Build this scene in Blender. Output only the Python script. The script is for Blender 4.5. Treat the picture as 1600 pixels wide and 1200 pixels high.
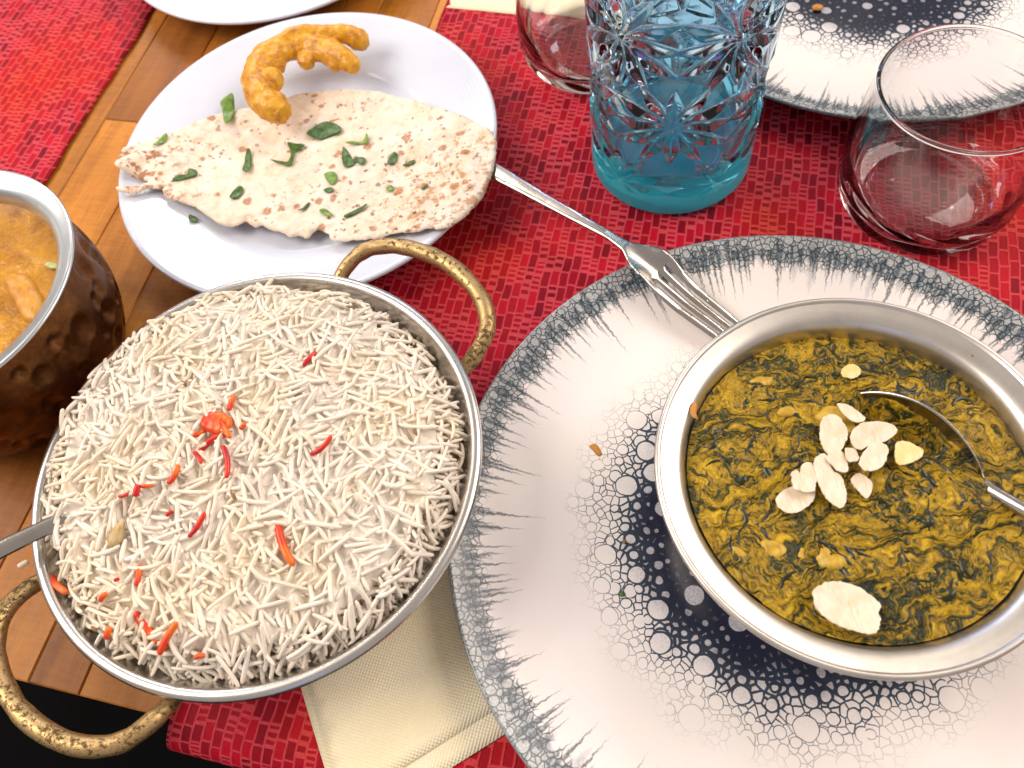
import bpy, math, random
import numpy as np
from mathutils import Matrix, Vector
from mathutils.geometry import delaunay_2d_cdt

for o in list(bpy.data.objects):
    bpy.data.objects.remove(o)
random.seed(7)
rng = np.random.default_rng(7)
scene = bpy.context.scene
COL = scene.collection

# ------------------------------------------------------------------ camera
PITCH, ROLL, CAM_H, FPX = math.radians(60.989), math.radians(-12.516), 0.38, 1300.0
FWD = Vector((0, math.cos(PITCH), -math.sin(PITCH)))
_r = Vector((1, 0, 0)); _u = _r.cross(FWD)
RGT = _r * math.cos(ROLL) + _u * math.sin(ROLL)
UPV = -_r * math.sin(ROLL) + _u * math.cos(ROLL)
EYE = Vector((0, 0, CAM_H))
cd = bpy.data.cameras.new('camera')
cd.sensor_width = 36.0
cd.lens = FPX / 1600 * 36.0
cd.clip_start = 0.01
cd.clip_end = 50
cd.dof.use_dof = True
cd.dof.focus_distance = 0.385
cd.dof.aperture_fstop = 12.0
cam = bpy.data.objects.new('camera', cd)
COL.objects.link(cam)
cam.matrix_world = Matrix(((RGT.x, UPV.x, -FWD.x, EYE.x), (RGT.y, UPV.y, -FWD.y, EYE.y),
                           (RGT.z, UPV.z, -FWD.z, EYE.z), (0, 0, 0, 1)))
scene.camera = cam

# ------------------------------------------------------------------ world and lamps (a warm restaurant interior)
world = bpy.data.worlds.new('World')
scene.world = world
world.use_nodes = True
bg = world.node_tree.nodes['Background']
bg.inputs[0].default_value = (1.0, 0.90, 0.83, 1)
bg.inputs[1].default_value = 0.50


def area_lamp(name, loc, target, size, power, color, size_y=None):
    ld = bpy.data.lights.new(name, 'AREA')
    ld.energy = power
    ld.color = color
    ld.size = size
    if size_y:
        ld.shape = 'RECTANGLE'
        ld.size_y = size_y
    lo = bpy.data.objects.new(name, ld)
    COL.objects.link(lo)
    lo.location = loc
    lo.rotation_euler = (Vector(target) - Vector(loc)).to_track_quat('-Z', 'Y').to_euler()
    return lo


area_lamp('ceiling_lamp', (-1.35, 0.50, 1.35), (0.0, 0.22, 0), 1.1, 33, (1.0, 0.90, 0.80))
area_lamp('side_lamp', (1.45, 0.45, 1.2), (0.05, 0.2, 0), 1.1, 25, (1.0, 0.88, 0.79))
area_lamp('window_light', (-0.5, 2.5, 1.3), (0, 0.4, 0), 0.70, 14, (0.78, 0.88, 1.0))
area_lamp('pendant_lamp', (-0.17, 2.25, 1.5), (0, 0.3, 0), 0.05, 2.0, (1.0, 0.88, 0.72))
area_lamp('pendant_lamp', (-0.13, 2.02, 1.5), (0, 0.3, 0), 0.05, 2.0, (1.0, 0.88, 0.72))
area_lamp('blue_neon_lamp', (0.38, 1.75, 0.85), (0.1, 0.3, 0), 0.03, 1.8, (0.10, 0.28, 1.0), 0.3)
area_lamp('blue_sign_lamp', (-0.30, -0.85, 0.75), (-0.12, 0.1, 0), 0.05, 0.35, (0.10, 0.28, 1.0), 0.30)
for lx, ly, lz in ((-1.3, 1.9, 1.7), (-0.75, 2.7, 1.7), (0.55, 2.6, 1.7), (1.15, 1.9, 1.7), (1.5, 1.1, 1.6), (-1.7, 1.1, 1.6)):
    area_lamp('ceiling_spot', (lx, ly, lz), (0.05, 0.3, 0), 0.06, 2.2, (1.0, 0.87, 0.70))

vs = scene.view_settings
vs.view_transform = 'Standard'
vs.look = 'None'
vs.gamma = 1
vs.use_curve_mapping = False
vs.exposure = -0.05
scene.render.engine = 'CYCLES'
scene.cycles.max_bounces = 10
scene.cycles.diffuse_bounces = 3
scene.cycles.transmission_bounces = 9
scene.cycles.glossy_bounces = 4
scene.cycles.sample_clamp_indirect = 12.0
scene.cycles.use_adaptive_sampling = True
scene.cycles.adaptive_threshold = 0.025
scene.cycles.adaptive_min_samples = 16
scene.cycles.use_denoising = True


# ------------------------------------------------------------------ helpers
def at(px, py, z):
    """a pixel of the photograph -> the point of the place at height z"""
    d = FWD + RGT * ((px - 800) / FPX) - UPV * ((py - 600) / FPX)
    t = (z - CAM_H) / d.z
    p = EYE + d * t
    return (p.x, p.y)


def ats(pts, z):
    return [at(x, y, z) for x, y in pts]


def crop(pts, ox, oy, s):
    return [(ox + x / s, oy + y / s) for x, y in pts]


def tag(o, label=None, cat=None, group=None, kind=None):
    if label:
        o['label'] = label
    if cat:
        o['category'] = cat
    if group:
        o['group'] = group
    if kind:
        o['kind'] = kind
    return o


def empty(name, loc=(0, 0, 0), rz=0.0):
    o = bpy.data.objects.new(name, None)
    COL.objects.link(o)
    o.location = loc
    o.rotation_euler = (0, 0, rz)
    o.empty_display_size = 0.02
    return o


def link(name, me, material=None, parent=None, loc=None, smooth=True):
    if material is not None and not me.materials:
        me.materials.append(material)
    if smooth and len(me.polygons):
        me.polygons.foreach_set('use_smooth', np.ones(len(me.polygons), dtype=bool))
    o = bpy.data.objects.new(name, me)
    COL.objects.link(o)
    if loc is not None:
        o.location = loc
    if parent is not None:
        o.parent = parent
    return o


def pymesh(name, V, F):
    me = bpy.data.meshes.new(name)
    me.from_pydata([tuple(map(float, v)) for v in V], [], [tuple(map(int, f)) for f in F])
    me.update()
    return me


def npmesh(name, V, quads=None, tris=None):
    """fast mesh from numpy arrays"""
    V = np.asarray(V, np.float32)
    loops, starts, tot, n = [], [], [], 0
    if quads is not None and len(quads):
        q = np.asarray(quads, np.int32)
        loops.append(q.ravel()); starts.append(np.arange(len(q)) * 4 + n); tot.append(np.full(len(q), 4)); n += q.size
    if tris is not None and len(tris):
        t = np.asarray(tris, np.int32)
        loops.append(t.ravel()); starts.append(np.arange(len(t)) * 3 + n); tot.append(np.full(len(t), 3)); n += t.size
    loops = np.concatenate(loops); starts = np.concatenate(starts)
    me = bpy.data.meshes.new(name)
    me.vertices.add(len(V)); me.vertices.foreach_set('co', V.ravel())
    me.loops.add(len(loops)); me.loops.foreach_set('vertex_index', loops.astype(np.int32))
    me.polygons.add(len(starts)); me.polygons.foreach_set('loop_start', starts.astype(np.int32))
    me.update(calc_edges=True)
    me.validate()
    return me


# --- value noise in numpy (3d), for real relief on meshes
def _hash(ix, iy, iz, seed):
    h = (ix * 374761393 + iy * 668265263 + iz * 2147483647 + seed * 974634777) & 0xFFFFFFFF
    h = ((h ^ (h >> 13)) * 1274126177) & 0xFFFFFFFF
    h = ((h ^ (h >> 16)) * 2246822519) & 0xFFFFFFFF
    return ((h ^ (h >> 15)) & 0xFFFFFF) / float(0xFFFFFF)


def vnoise(x, y, z=0.0, seed=0):
    x, y, z = np.broadcast_arrays(np.asarray(x, float), np.asarray(y, float), np.asarray(z, float))
    ix, iy, iz = np.floor(x).astype(np.int64), np.floor(y).astype(np.int64), np.floor(z).astype(np.int64)
    fx, fy, fz = x - ix, y - iy, z - iz
    fx, fy, fz = [f * f * f * (f * (f * 6 - 15) + 10) for f in (fx, fy, fz)]
    r = 0
    for dx in (0, 1):
        for dy in (0, 1):
            for dz in (0, 1):
                w = (fx if dx else 1 - fx) * (fy if dy else 1 - fy) * (fz if dz else 1 - fz)
                r = r + w * _hash(ix + dx, iy + dy, iz + dz, seed)
    return r * 2 - 1


def fbm(x, y, z=0.0, oct=4, seed=0):
    a, r, f = 0.5, 0, 1.0
    for k in range(oct):
        r = r + a * vnoise(np.asarray(x) * f, np.asarray(y) * f, np.asarray(z) * f, seed + k)
        a *= 0.5; f *= 2.03
    return r


def smooth_profile(pts, it=2):
    """Chaikin corner cutting that keeps the ends"""
    p = [np.array(q, float) for q in pts]
    for _ in range(it):
        q = [p[0]]
        for a, b in zip(p[:-1], p[1:]):
            q += [a * 0.75 + b * 0.25, a * 0.25 + b * 0.75]
        q.append(p[-1]); p = q
    return [tuple(a) for a in p]


def lathe_mesh(name, prof, n=128, disp=None):
    """prof: (r, z) from axis to axis; disp(theta, r, z) -> radial offset"""
    prof = np.array(prof, float)
    th = np.linspace(0, 2 * np.pi, n, endpoint=False)
    V, idx = [], []
    k = 0
    for r, z in prof:
        if r < 1e-6:
            V.append(np.array([[0, 0, z]])); idx.append([k] * n); k += 1
        else:
            rr = np.full(n, r)
            if disp is not None:
                rr = rr + disp(th, r, z)
            V.append(np.c_[rr * np.cos(th), rr * np.sin(th), np.full(n, z)]); idx.append(list(range(k, k + n))); k += n
    V = np.concatenate(V)
    quads, tris = [], []
    for a, b in zip(idx[:-1], idx[1:]):
        for j in range(n):
            j2 = (j + 1) % n
            if a[0] == a[1]:
                tris.append((a[0], b[j2], b[j]))
            elif b[0] == b[1]:
                tris.append((a[j], a[j2], b[0]))
            else:
                quads.append((a[j], a[j2], b[j2], b[j]))
    return npmesh(name, V, quads, tris)


def tube_mesh(name, path, radii, sides=12, caps=True, squash=None):
    path = [Vector(p) for p in path]
    n = len(path)
    V, F = [], []
    up = Vector((0, 0, 1))
    for i, p in enumerate(path):
        t = (path[min(i + 1, n - 1)] - path[max(i - 1, 0)]).normalized()
        s = t.cross(up)
        if s.length < 1e-4:
            s = Vector((1, 0, 0))
        s.normalize()
        w = s.cross(t)
        r = radii[i] if hasattr(radii, '__len__') else radii
        sq = squash if squash else 1.0
        for k in range(sides):
            a = 2 * math.pi * k / sides
            V.append(p + s * (r * math.cos(a)) + w * (r * sq * math.sin(a)))
    for i in range(n - 1):
        for k in range(sides):
            k2 = (k + 1) % sides
            F.append((i * sides + k, i * sides + k2, (i + 1) * sides + k2, (i + 1) * sides + k))
    if caps:
        F.append(tuple(range(sides))[::-1])
        F.append(tuple((n - 1) * sides + k for k in range(sides)))
    return pymesh(name, V, F)


def spline(pts, m=8):
    """Catmull-Rom through points"""
    P = [np.array(p, float) for p in pts]
    P = [2 * P[0] - P[1]] + P + [2 * P[-1] - P[-2]]
    out = []
    for i in range(1, len(P) - 2):
        for k in range(m):
            t = k / m
            a, b, c, d = P[i - 1], P[i], P[i + 1], P[i + 2]
            out.append(0.5 * ((2 * b) + (-a + c) * t + (2 * a - 5 * b + 4 * c - d) * t * t + (-a + 3 * b - 3 * c + d) * t ** 3))
    out.append(P[-2])
    return out


def closed_spline(pts, m=5):
    P = [np.array(p, float) for p in pts]
    n = len(P); out = []
    for i in range(n):
        a, b, c, d = P[(i - 1) % n], P[i], P[(i + 1) % n], P[(i + 2) % n]
        for k in range(m):
            t = k / m
            out.append(0.5 * ((2 * b) + (-a + c) * t + (2 * a - 5 * b + 4 * c - d) * t * t + (-a + 3 * b - 3 * c + d) * t ** 3))
    return out


def resample_closed(poly, step):
    P = np.array(poly + [poly[0]], float) if isinstance(poly, list) else np.vstack([poly, poly[:1]])
    seg = np.hypot(*np.diff(P, axis=0).T)
    s = np.r_[0, np.cumsum(seg)]
    n = max(8, int(round(s[-1] / step)))
    t = np.linspace(0, s[-1], n, endpoint=False)
    return np.c_[np.interp(t, s, P[:, 0]), np.interp(t, s, P[:, 1])]


def inside_poly(Q, poly):
    x, y = Q[:, 0], Q[:, 1]
    c = np.zeros(len(Q), bool)
    j = len(poly) - 1
    for i in range(len(poly)):
        xi, yi = poly[i]; xj, yj = poly[j]
        hit = ((yi > y) != (yj > y)) & (x < (xj - xi) * (y - yi) / (yj - yi + 1e-18) + xi)
        c ^= hit; j = i
    return c


def edge_dist(Q, poly):
    d = np.full(len(Q), 1e9)
    n = len(poly)
    for i in range(n):
        a, b = poly[i], poly[(i + 1) % n]
        ab = b - a
        t = np.clip(((Q - a) @ ab) / (ab @ ab + 1e-18), 0, 1)
        d = np.minimum(d, np.hypot(*(Q - a - t[:, None] * ab).T))
    return d


def slab_mesh(name, poly, step, zf, thick, edge=None, origin=(0, 0, 0), jitter=0.0, thin=0.15):
    """a sheet with real thickness and rounded edges over a 2d outline; zf(x, y) = middle height"""
    B = resample_closed([tuple(p) for p in poly], step)
    if jitter:
        B = B + rng.normal(0, jitter, B.shape)
    lo, hi = B.min(0), B.max(0)
    gx, gy = np.meshgrid(np.arange(lo[0], hi[0], step), np.arange(lo[1], hi[1], step * 0.87))
    gx = gx + (np.arange(gx.shape[0]) % 2)[:, None] * step / 2
    G = np.c_[gx.ravel(), gy.ravel()]
    G = G[inside_poly(G, B)]
    if len(G):
        G = G[edge_dist(G, B) > step * 0.55]
    P = np.vstack([B, G]) if len(G) else B
    nb = len(B)
    ed = [(i, (i + 1) % nb) for i in range(nb)]
    V2, _, F2, *_ = delaunay_2d_cdt([Vector(p) for p in P], ed, [], 1, 1e-7)
    V2 = np.array([tuple(v) for v in V2])
    F2 = [f if (V2[f[1]][0] - V2[f[0]][0]) * (V2[f[2]][1] - V2[f[0]][1]) - (V2[f[1]][1] - V2[f[0]][1]) * (V2[f[2]][0] - V2[f[0]][0]) > 0 else f[::-1]
          for f in [tuple(f) for f in F2]]
    d = edge_dist(V2, B)
    e = edge or thick * 0.7
    th = thick(V2[:, 0], V2[:, 1]) if callable(thick) else thick
    q = np.clip(d / (e if not callable(e) else 1), 0, 1)
    h = th / 2 * (thin + (1 - thin) * np.sqrt(1 - (1 - q) ** 2))
    z = zf(V2[:, 0], V2[:, 1])
    O = np.array(origin)
    T = np.c_[V2, z + h] - O
    Bo = np.c_[V2, z - h] - O
    n = len(V2)
    F = [tuple(f) for f in F2] + [tuple(n + i for i in f[::-1]) for f in F2]
    cnt = {}
    for f in F2:
        for a, b in ((f[0], f[1]), (f[1], f[2]), (f[2], f[0])):
            cnt[(a, b)] = 1
    for (a, b) in cnt:
        if (b, a) not in cnt:
            F.append((b, a, a + n, b + n))
    return pymesh(name, np.vstack([T, Bo]), F)


# ------------------------------------------------------------------ material helper
class NT:
    def __init__(s, name):
        s.m = bpy.data.materials.new(name)
        s.m.use_nodes = True
        s.t = s.m.node_tree
        s.b = s.t.nodes['Principled BSDF']
        s.out = s.t.nodes['Material Output']

    def set(s, sock, v):
        if isinstance(v, bpy.types.NodeSocket):
            s.t.links.new(v, sock)
        elif v is not None:
            if hasattr(sock.default_value, '__len__'):
                v = tuple(v)
                if len(sock.default_value) == 4 and len(v) == 3:
                    v = v + (1,)
            sock.default_value = v

    def p(s, **k):
        for a, v in k.items():
            s.set(s.b.inputs[a.replace('_', ' ')], v)
        return s

    def node(s, ty, **k):
        n = s.t.nodes.new(ty)
        for a, v in k.items():
            setattr(n, a, v)
        return n

    def ma(s, op, a, b=None, c=None, clamp=False):
        n = s.node('ShaderNodeMath', operation=op, use_clamp=clamp)
        s.set(n.inputs[0], a)
        if b is not None:
            s.set(n.inputs[1], b)
        if c is not None:
            s.set(n.inputs[2], c)
        return n.outputs[0]

    def add(s, a, b): return s.ma('ADD', a, b)
    def sub(s, a, b): return s.ma('SUBTRACT', a, b)
    def mul(s, a, b): return s.ma('MULTIPLY', a, b)

    def sstep(s, v, lo, hi, a=0.0, b=1.0):
        n = s.node('ShaderNodeMapRange', interpolation_type='SMOOTHSTEP')
        s.set(n.inputs[0], v); s.set(n.inputs[1], lo); s.set(n.inputs[2], hi); s.set(n.inputs[3], a); s.set(n.inputs[4], b)
        return n.outputs[0]

    def lin(s, v, lo, hi, a=0.0, b=1.0):
        n = s.node('ShaderNodeMapRange', clamp=True)
        s.set(n.inputs[0], v); s.set(n.inputs[1], lo); s.set(n.inputs[2], hi); s.set(n.inputs[3], a); s.set(n.inputs[4], b)
        return n.outputs[0]

    def obj(s): return s.node('ShaderNodeTexCoord').outputs['Object']

    def sep(s, v):
        n = s.node('ShaderNodeSeparateXYZ'); s.set(n.inputs[0], v); return n.outputs

    def comb(s, x=0.0, y=0.0, z=0.0):
        n = s.node('ShaderNodeCombineXYZ')
        for i, v in enumerate((x, y, z)):
            s.set(n.inputs[i], v)
        return n.outputs[0]

    def vmul(s, v, k):
        n = s.node('ShaderNodeVectorMath', operation='MULTIPLY'); s.set(n.inputs[0], v); s.set(n.inputs[1], k); return n.outputs[0]

    def vadd(s, v, k):
        n = s.node('ShaderNodeVectorMath', operation='ADD'); s.set(n.inputs[0], v); s.set(n.inputs[1], k); return n.outputs[0]

    def noise(s, vec, scale, detail=3.0, rough=0.5, dist=0.0, color=False):
        n = s.node('ShaderNodeTexNoise')
        s.set(n.inputs['Vector'], vec); s.set(n.inputs['Scale'], scale); s.set(n.inputs['Detail'], detail)
        s.set(n.inputs['Roughness'], rough); s.set(n.inputs['Distortion'], dist)
        return n.outputs['Color' if color else 'Fac']

    def vor(s, vec, scale, feature='F1', dims='3D', rnd=1.0):
        n = s.node('ShaderNodeTexVoronoi', voronoi_dimensions=dims, feature=feature)
        if dims == '1D':
            s.set(n.inputs['W'], vec)
        else:
            s.set(n.inputs['Vector'], vec)
        s.set(n.inputs['Scale'], scale); s.set(n.inputs['Randomness'], rnd)
        return n.outputs

    def white(s, vec):
        n = s.node('ShaderNodeTexWhiteNoise', noise_dimensions='2D'); s.set(n.inputs['Vector'], vec); return n.outputs['Value']

    def mix(s, f, a, b, mode='MIX'):
        n = s.node('ShaderNodeMix', data_type='RGBA', blend_type=mode)
        s.set(n.inputs[0], f); s.set(n.inputs[6], a); s.set(n.inputs[7], b)
        return n.outputs[2]

    def ramp(s, f, stops):
        n = s.node('ShaderNodeValToRGB')
        el = n.color_ramp.elements
        el[0].position, el[0].color = stops[0][0], (*stops[0][1], 1)
        el[1].position, el[1].color = stops[-1][0], (*stops[-1][1], 1)
        for ps, c in stops[1:-1]:
            e = el.new(ps); e.color = (*c, 1)
        s.set(n.inputs[0], f)
        return n.outputs[0]

    def bump(s, h, strength=0.5, dist=0.001):
        n = s.node('ShaderNodeBump')
        s.set(n.inputs['Height'], h); s.set(n.inputs['Strength'], strength); s.set(n.inputs['Distance'], dist)
        s.set(s.b.inputs['Normal'], n.outputs[0])
        return n.outputs[0]

    def rand(s): return s.node('ShaderNodeObjectInfo').outputs['Random']


def plain(name, col, rough=0.4, metal=0.0, **k):
    n = NT(name)
    n.p(Base_Color=col, Roughness=rough, Metallic=metal, **k)
    return n.m


# --- oiled block-board wood
def mat_wood():
    n = NT('oiled_wood')
    co = n.obj()
    r = n.rand()
    off = n.comb(n.mul(r, 3.1), n.mul(r, 7.7), 0.0)
    v = n.vadd(co, off)
    g = n.noise(n.vmul(v, (70, 6, 30)), 1.0, 5, 0.6, 0.8)
    f = n.noise(n.vmul(v, (900, 45, 200)), 1.0, 3, 0.6)
    cross = n.noise(n.vmul(v, (60, 420, 60)), 1.0, 2, 0.5, 0.4)
    bl = n.noise(v, 9.0, 2)
    t = n.add(n.mul(g, 0.55), n.mul(f, 0.25))
    t = n.add(t, n.mul(cross, 0.2))
    c = n.ramp(t, [(0.30, (0.21, 0.068, 0.008)), (0.48, (0.40, 0.150, 0.016)), (0.62, (0.52, 0.215, 0.030)), (0.75, (0.60, 0.28, 0.06))])
    tint = n.ramp(r, [(0.0, (0.62, 0.50, 0.40)), (0.35, (0.85, 0.8, 0.75)), (0.7, (1.05, 0.98, 0.9)), (1.0, (1.35, 1.3, 1.15))])
    c = n.mix(1.0, c, tint, 'MULTIPLY')
    c = n.mix(n.sstep(bl, 0.55, 0.8, 0, 0.35), c, (0.10, 0.035, 0.012))
    n.p(Base_Color=c, Roughness=n.lin(f, 0.2, 0.8, 0.38, 0.6), Specular_IOR_Level=0.3)
    n.bump(n.add(n.mul(f, 0.6), n.mul(g, 0.4)), 0.25, 0.0006)
    return n.m


# --- woven red runner: long warp columns, pink weft bars
def mat_runner():
    n = NT('woven_red_cloth')
    x, y, z = n.sep(n.obj())
    yy = n.add(y, z)
    wob = n.noise(n.comb(x, yy), 60.0, 2, color=True)
    wx, wy, _ = n.sep(wob)
    X = n.add(x, n.mul(n.sub(wx, 0.5), 0.0022))
    Y = n.add(yy, n.mul(n.sub(wy, 0.5), 0.0030))
    u = n.ma('DIVIDE', X, 0.0049)
    col = n.ma('FLOOR', u)
    fu = n.ma('FRACT', u)
    h1 = n.white(n.comb(col, 3.0))
    vb = n.add(n.ma('DIVIDE', Y, 0.0102), n.mul(h1, 5.0))
    blk = n.ma('FLOOR', vb)
    fb = n.ma('FRACT', vb)
    kind = n.white(n.comb(col, blk))
    kind2 = n.white(n.comb(n.add(col, 31.7), blk))
    # fine bars inside a block: two or four
    fine = n.ma('FRACT', n.mul(fb, n.ma('ADD', 2.0, n.ma('MULTIPLY', n.ma('GREATER_THAN', kind2, 0.45), 1.0))))
    barfine = n.mul(n.sstep(fine, 0.0, 0.12), n.sstep(fine, 0.62, 0.46))
    long_ = n.ma('GREATER_THAN', kind, 0.38)
    barend = n.ma('MAXIMUM', n.sstep(fb, 0.13, 0.05), n.sstep(fb, 0.93, 0.985))
    bars = n.ma('MAXIMUM', barend, n.mul(barfine, n.sub(1.0, long_)))
    # column side threads
    side = n.ma('MAXIMUM', n.sstep(fu, 0.15, 0.07), n.sstep(fu, 0.85, 0.93))
    pink = n.ma('MAXIMUM', n.mul(bars, 0.85), n.mul(side, 0.8))
    thr = n.noise(n.vmul(n.comb(X, Y), (500, 2600, 1)), 1.0, 2)
    thr2 = n.noise(n.vmul(n.comb(X, Y), (2400, 500, 1)), 1.0, 2)
    pink = n.mul(pink, n.lin(thr, 0.25, 0.65, 0.62, 1.15))
    big = n.noise(n.comb(x, yy), 9.0, 2)
    dark = n.mix(kind2, (0.16, 0.0010, 0.010), (0.55, 0.004, 0.020))
    dark = n.mix(n.sstep(big, 0.45, 0.7, 0, 0.6), dark, (0.58, 0.010, 0.008))
    pk = n.mix(n.sstep(big, 0.45, 0.75), (0.84, 0.088, 0.118), (0.88, 0.095, 0.045))
    c = n.mix(pink, dark, pk)
    c = n.mix(n.lin(thr2, 0.3, 0.75, 0.22, 0.0), c, (0.12, 0.0, 0.01))
    n.p(Base_Color=c, Roughness=0.55, Specular_IOR_Level=0.12)
    hgt = n.add(n.mul(pink, 1.0), n.add(n.mul(thr, 0.25), n.mul(thr2, 0.25)))
    n.bump(hgt, 0.8, 0.0008)
    return n.m


def mat_porcelain():
    n = NT('white_porcelain')
    x, y, z = n.sep(n.obj())
    r = n.ma('SQRT', n.add(n.mul(x, x), n.mul(y, y)))
    wv = n.ma('SINE', n.mul(r, 2600.0))
    sm = n.noise(n.obj(), 25.0, 3)
    n.p(Base_Color=n.mix(n.sstep(sm, 0.4, 0.7), (0.68, 0.71, 0.82), (0.65, 0.68, 0.78)), Roughness=0.16, Coat_Weight=0.3, Coat_Roughness=0.05)
    n.bump(wv, 0.03, 0.0004)
    return n.m


# --- reactive glaze: foam of dark cells in the middle and round the edge, hair-fine runs inwards
def mat_glaze(seed=0.0):
    n = NT('reactive_glaze')
    co = n.obj()
    x, y, z = n.sep(co)
    r = n.ma('SQRT', n.add(n.mul(x, x), n.mul(y, y)))
    th = n.ma('ARCTAN2', y, x)
    P = n.comb(n.add(x, seed), y)
    wob = n.noise(P, 140.0, 2, color=True)
    wx, wy, _ = n.sep(wob)
    Pw = n.vadd(P, n.comb(n.mul(n.sub(wx, 0.5), 0.0022), n.mul(n.sub(wy, 0.5), 0.0022)))

    def discs(scale_mm, rmin, rmax, keep):
        o = n.vor(Pw, 1000.0 / scale_mm, 'F1', '2D', 0.75)
        a, b, _ = n.sep(o['Color'])
        rad = n.lin(a, 0, 1, rmin, rmax)
        rad = n.mul(rad, n.ma('GREATER_THAN', b, keep))
        sd = n.mul(n.sub(o['Distance'], rad), scale_mm)     # signed distance in mm, big where no disc
        sd = n.add(sd, n.mul(n.ma('LESS_THAN', b, keep), 50.0))
        return sd, a

    s1, a1 = discs(15.0, 0.24, 0.40, 0.45)
    s2, a2 = discs(7.5, 0.26, 0.42, 0.25)
    e3 = n.mul(n.vor(Pw, 1000.0 / 3.6, 'DISTANCE_TO_EDGE', '2D', 0.9)['Distance'], 3.6)
    f3 = n.vor(Pw, 1000.0 / 3.6, 'F1', '2D', 0.9)['Color']
    # distance (mm) to the nearest dark line
    in1 = n.ma('LESS_THAN', s1, 0.0)
    in2 = n.ma('LESS_THAN', s2, 0.0)
    d1 = n.ma('ABSOLUTE', s1)
    d2 = n.ma('MINIMUM', n.ma('ABSOLUTE', s2), d1)
    d3 = n.ma('MINIMUM', e3, d2)
    pick2 = n.add(n.mul(in2, d2), n.mul(n.sub(1.0, in2), d3))
    dist = n.add(n.mul(in1, d1), n.mul(n.sub(1.0, in1), pick2))
    s4, a4 = discs(6.4, 0.26, 0.44, 0.35)
    e5 = n.mul(n.vor(Pw, 1000.0 / 2.7, 'DISTANCE_TO_EDGE', '2D', 0.9)['Distance'], 2.7)
    in4 = n.ma('LESS_THAN', s4, 0.0)
    d4 = n.ma('ABSOLUTE', s4)
    distr = n.add(n.mul(in4, d4), n.mul(n.sub(1.0, in4), n.ma('MINIMUM', e5, d4)))
    big = n.ma('MAXIMUM', in1, n.mul(in2, 0.6))
    speck = n.noise(P, 900.0, 3, 0.7)
    speck2 = n.noise(P, 2600.0, 2, 0.7)
    rough_r = n.add(r, n.mul(n.sub(n.noise(P, 45.0, 3), 0.5), 0.030))
    # ---- middle
    core = n.sstep(rough_r, 0.094, 0.056)
    wid = n.add(0.07, n.mul(n.ma('POWER', core, 1.6), 1.10))
    linec = n.sstep(dist, n.add(wid, 0.22), wid)
    linec = n.mul(linec, n.sstep(rough_r, 0.106, 0.080))
    fillc = n.mul(n.sstep(rough_r, 0.094, 0.056), n.lin(speck, 0.3, 0.72, 0.25, 1.0))
    pit = n.mul(n.ma('POWER', core, 3.0), 0.92)
    # ---- edge
    rimr = n.add(r, n.mul(n.sub(n.noise(P, 110.0, 3), 0.5), 0.016))
    rim = n.sstep(rimr, 0.1405, 0.1440)
    liner = n.mul(n.mul(n.sstep(distr, 0.42, 0.12), 0.85), n.sstep(rimr, 0.1370, 0.1420))
    fillr = n.mul(rim, n.lin(speck, 0.28, 0.7, 0.35, 0.95))

    def runs(freq, lmin, lmax, half, off):
        tw = n.add(th, n.mul(n.sub(n.noise(n.comb(n.mul(x, 1.0), n.mul(y, 1.0), off), 330.0, 3, 0.6), 0.5), 0.022))
        o = n.vor(n.add(tw, off), freq, 'F1', '1D', 0.9)
        a, b, c = n.sep(o['Color'])
        L = n.add(lmin, n.mul(n.ma('POWER', a, 2.2), lmax - lmin))
        t = n.ma('DIVIDE', n.sub(0.1450, r), L)
        w = n.mul(n.ma('POWER', n.ma('MAXIMUM', n.sub(1.0, t), 0.0), 0.8), half)
        m = n.sstep(o['Distance'], w, n.mul(w, 0.1))
        m = n.mul(m, n.ma('LESS_THAN', t, 1.0))
        m = n.mul(m, n.ma('GREATER_THAN', t, -0.3))
        return n.mul(m, n.sstep(t, 1.05, 0.35, 0.35, 1.0))

    run = n.ma('MAXIMUM', runs(17.0, 0.006, 0.036, 0.21, 1.7), n.ma('MAXIMUM', runs(33.0, 0.005, 0.024, 0.27, 9.3), runs(23.0, 0.008, 0.030, 0.24, 5.1)))
    run = n.mul(run, n.lin(speck, 0.25, 0.6, 0.55, 1.0))
    halo = n.mul(n.ma('MAXIMUM', runs(14.0, 0.005, 0.022, 0.48, 4.4), 0.0), 0.42)
    # ---- colours
    cream = n.mix(n.sstep(n.noise(P, 14.0, 2), 0.4, 0.7), (0.84, 0.765, 0.74), (0.84, 0.775, 0.72))
    grey = n.mix(n.lin(speck2, 0.3, 0.7), (0.075, 0.120, 0.150), (0.155, 0.215, 0.240))
    blue = n.mix(n.lin(speck2, 0.3, 0.7), (0.085, 0.11, 0.21), (0.29, 0.32, 0.44))
    ink = (0.004, 0.008, 0.026)
    tealink = (0.012, 0.030, 0.044)
    c = n.mix(n.mul(fillc, 0.92), cream, blue)
    c = n.mix(n.mul(pit, n.sub(1.0, n.mul(big, 0.7))), c, ink)
    c = n.mix(linec, c, n.mix(core, (0.06, 0.085, 0.12), ink))
    c = n.mix(halo, c, (0.22, 0.27, 0.32))
    c = n.mix(n.mul(fillr, 0.88), c, grey)
    c = n.mix(n.mul(run, 0.90), c, (0.022, 0.048, 0.072))
    c = n.mix(liner, c, tealink)
    c = n.mix(n.sstep(r, 0.1530, 0.1545, 0, 0.8), c, (0.16, 0.20, 0.21))
    n.p(Base_Color=c, Roughness=0.18)
    n.bump(n.noise(P, 40.0, 1), 0.05, 0.002)
    return n.m


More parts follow.
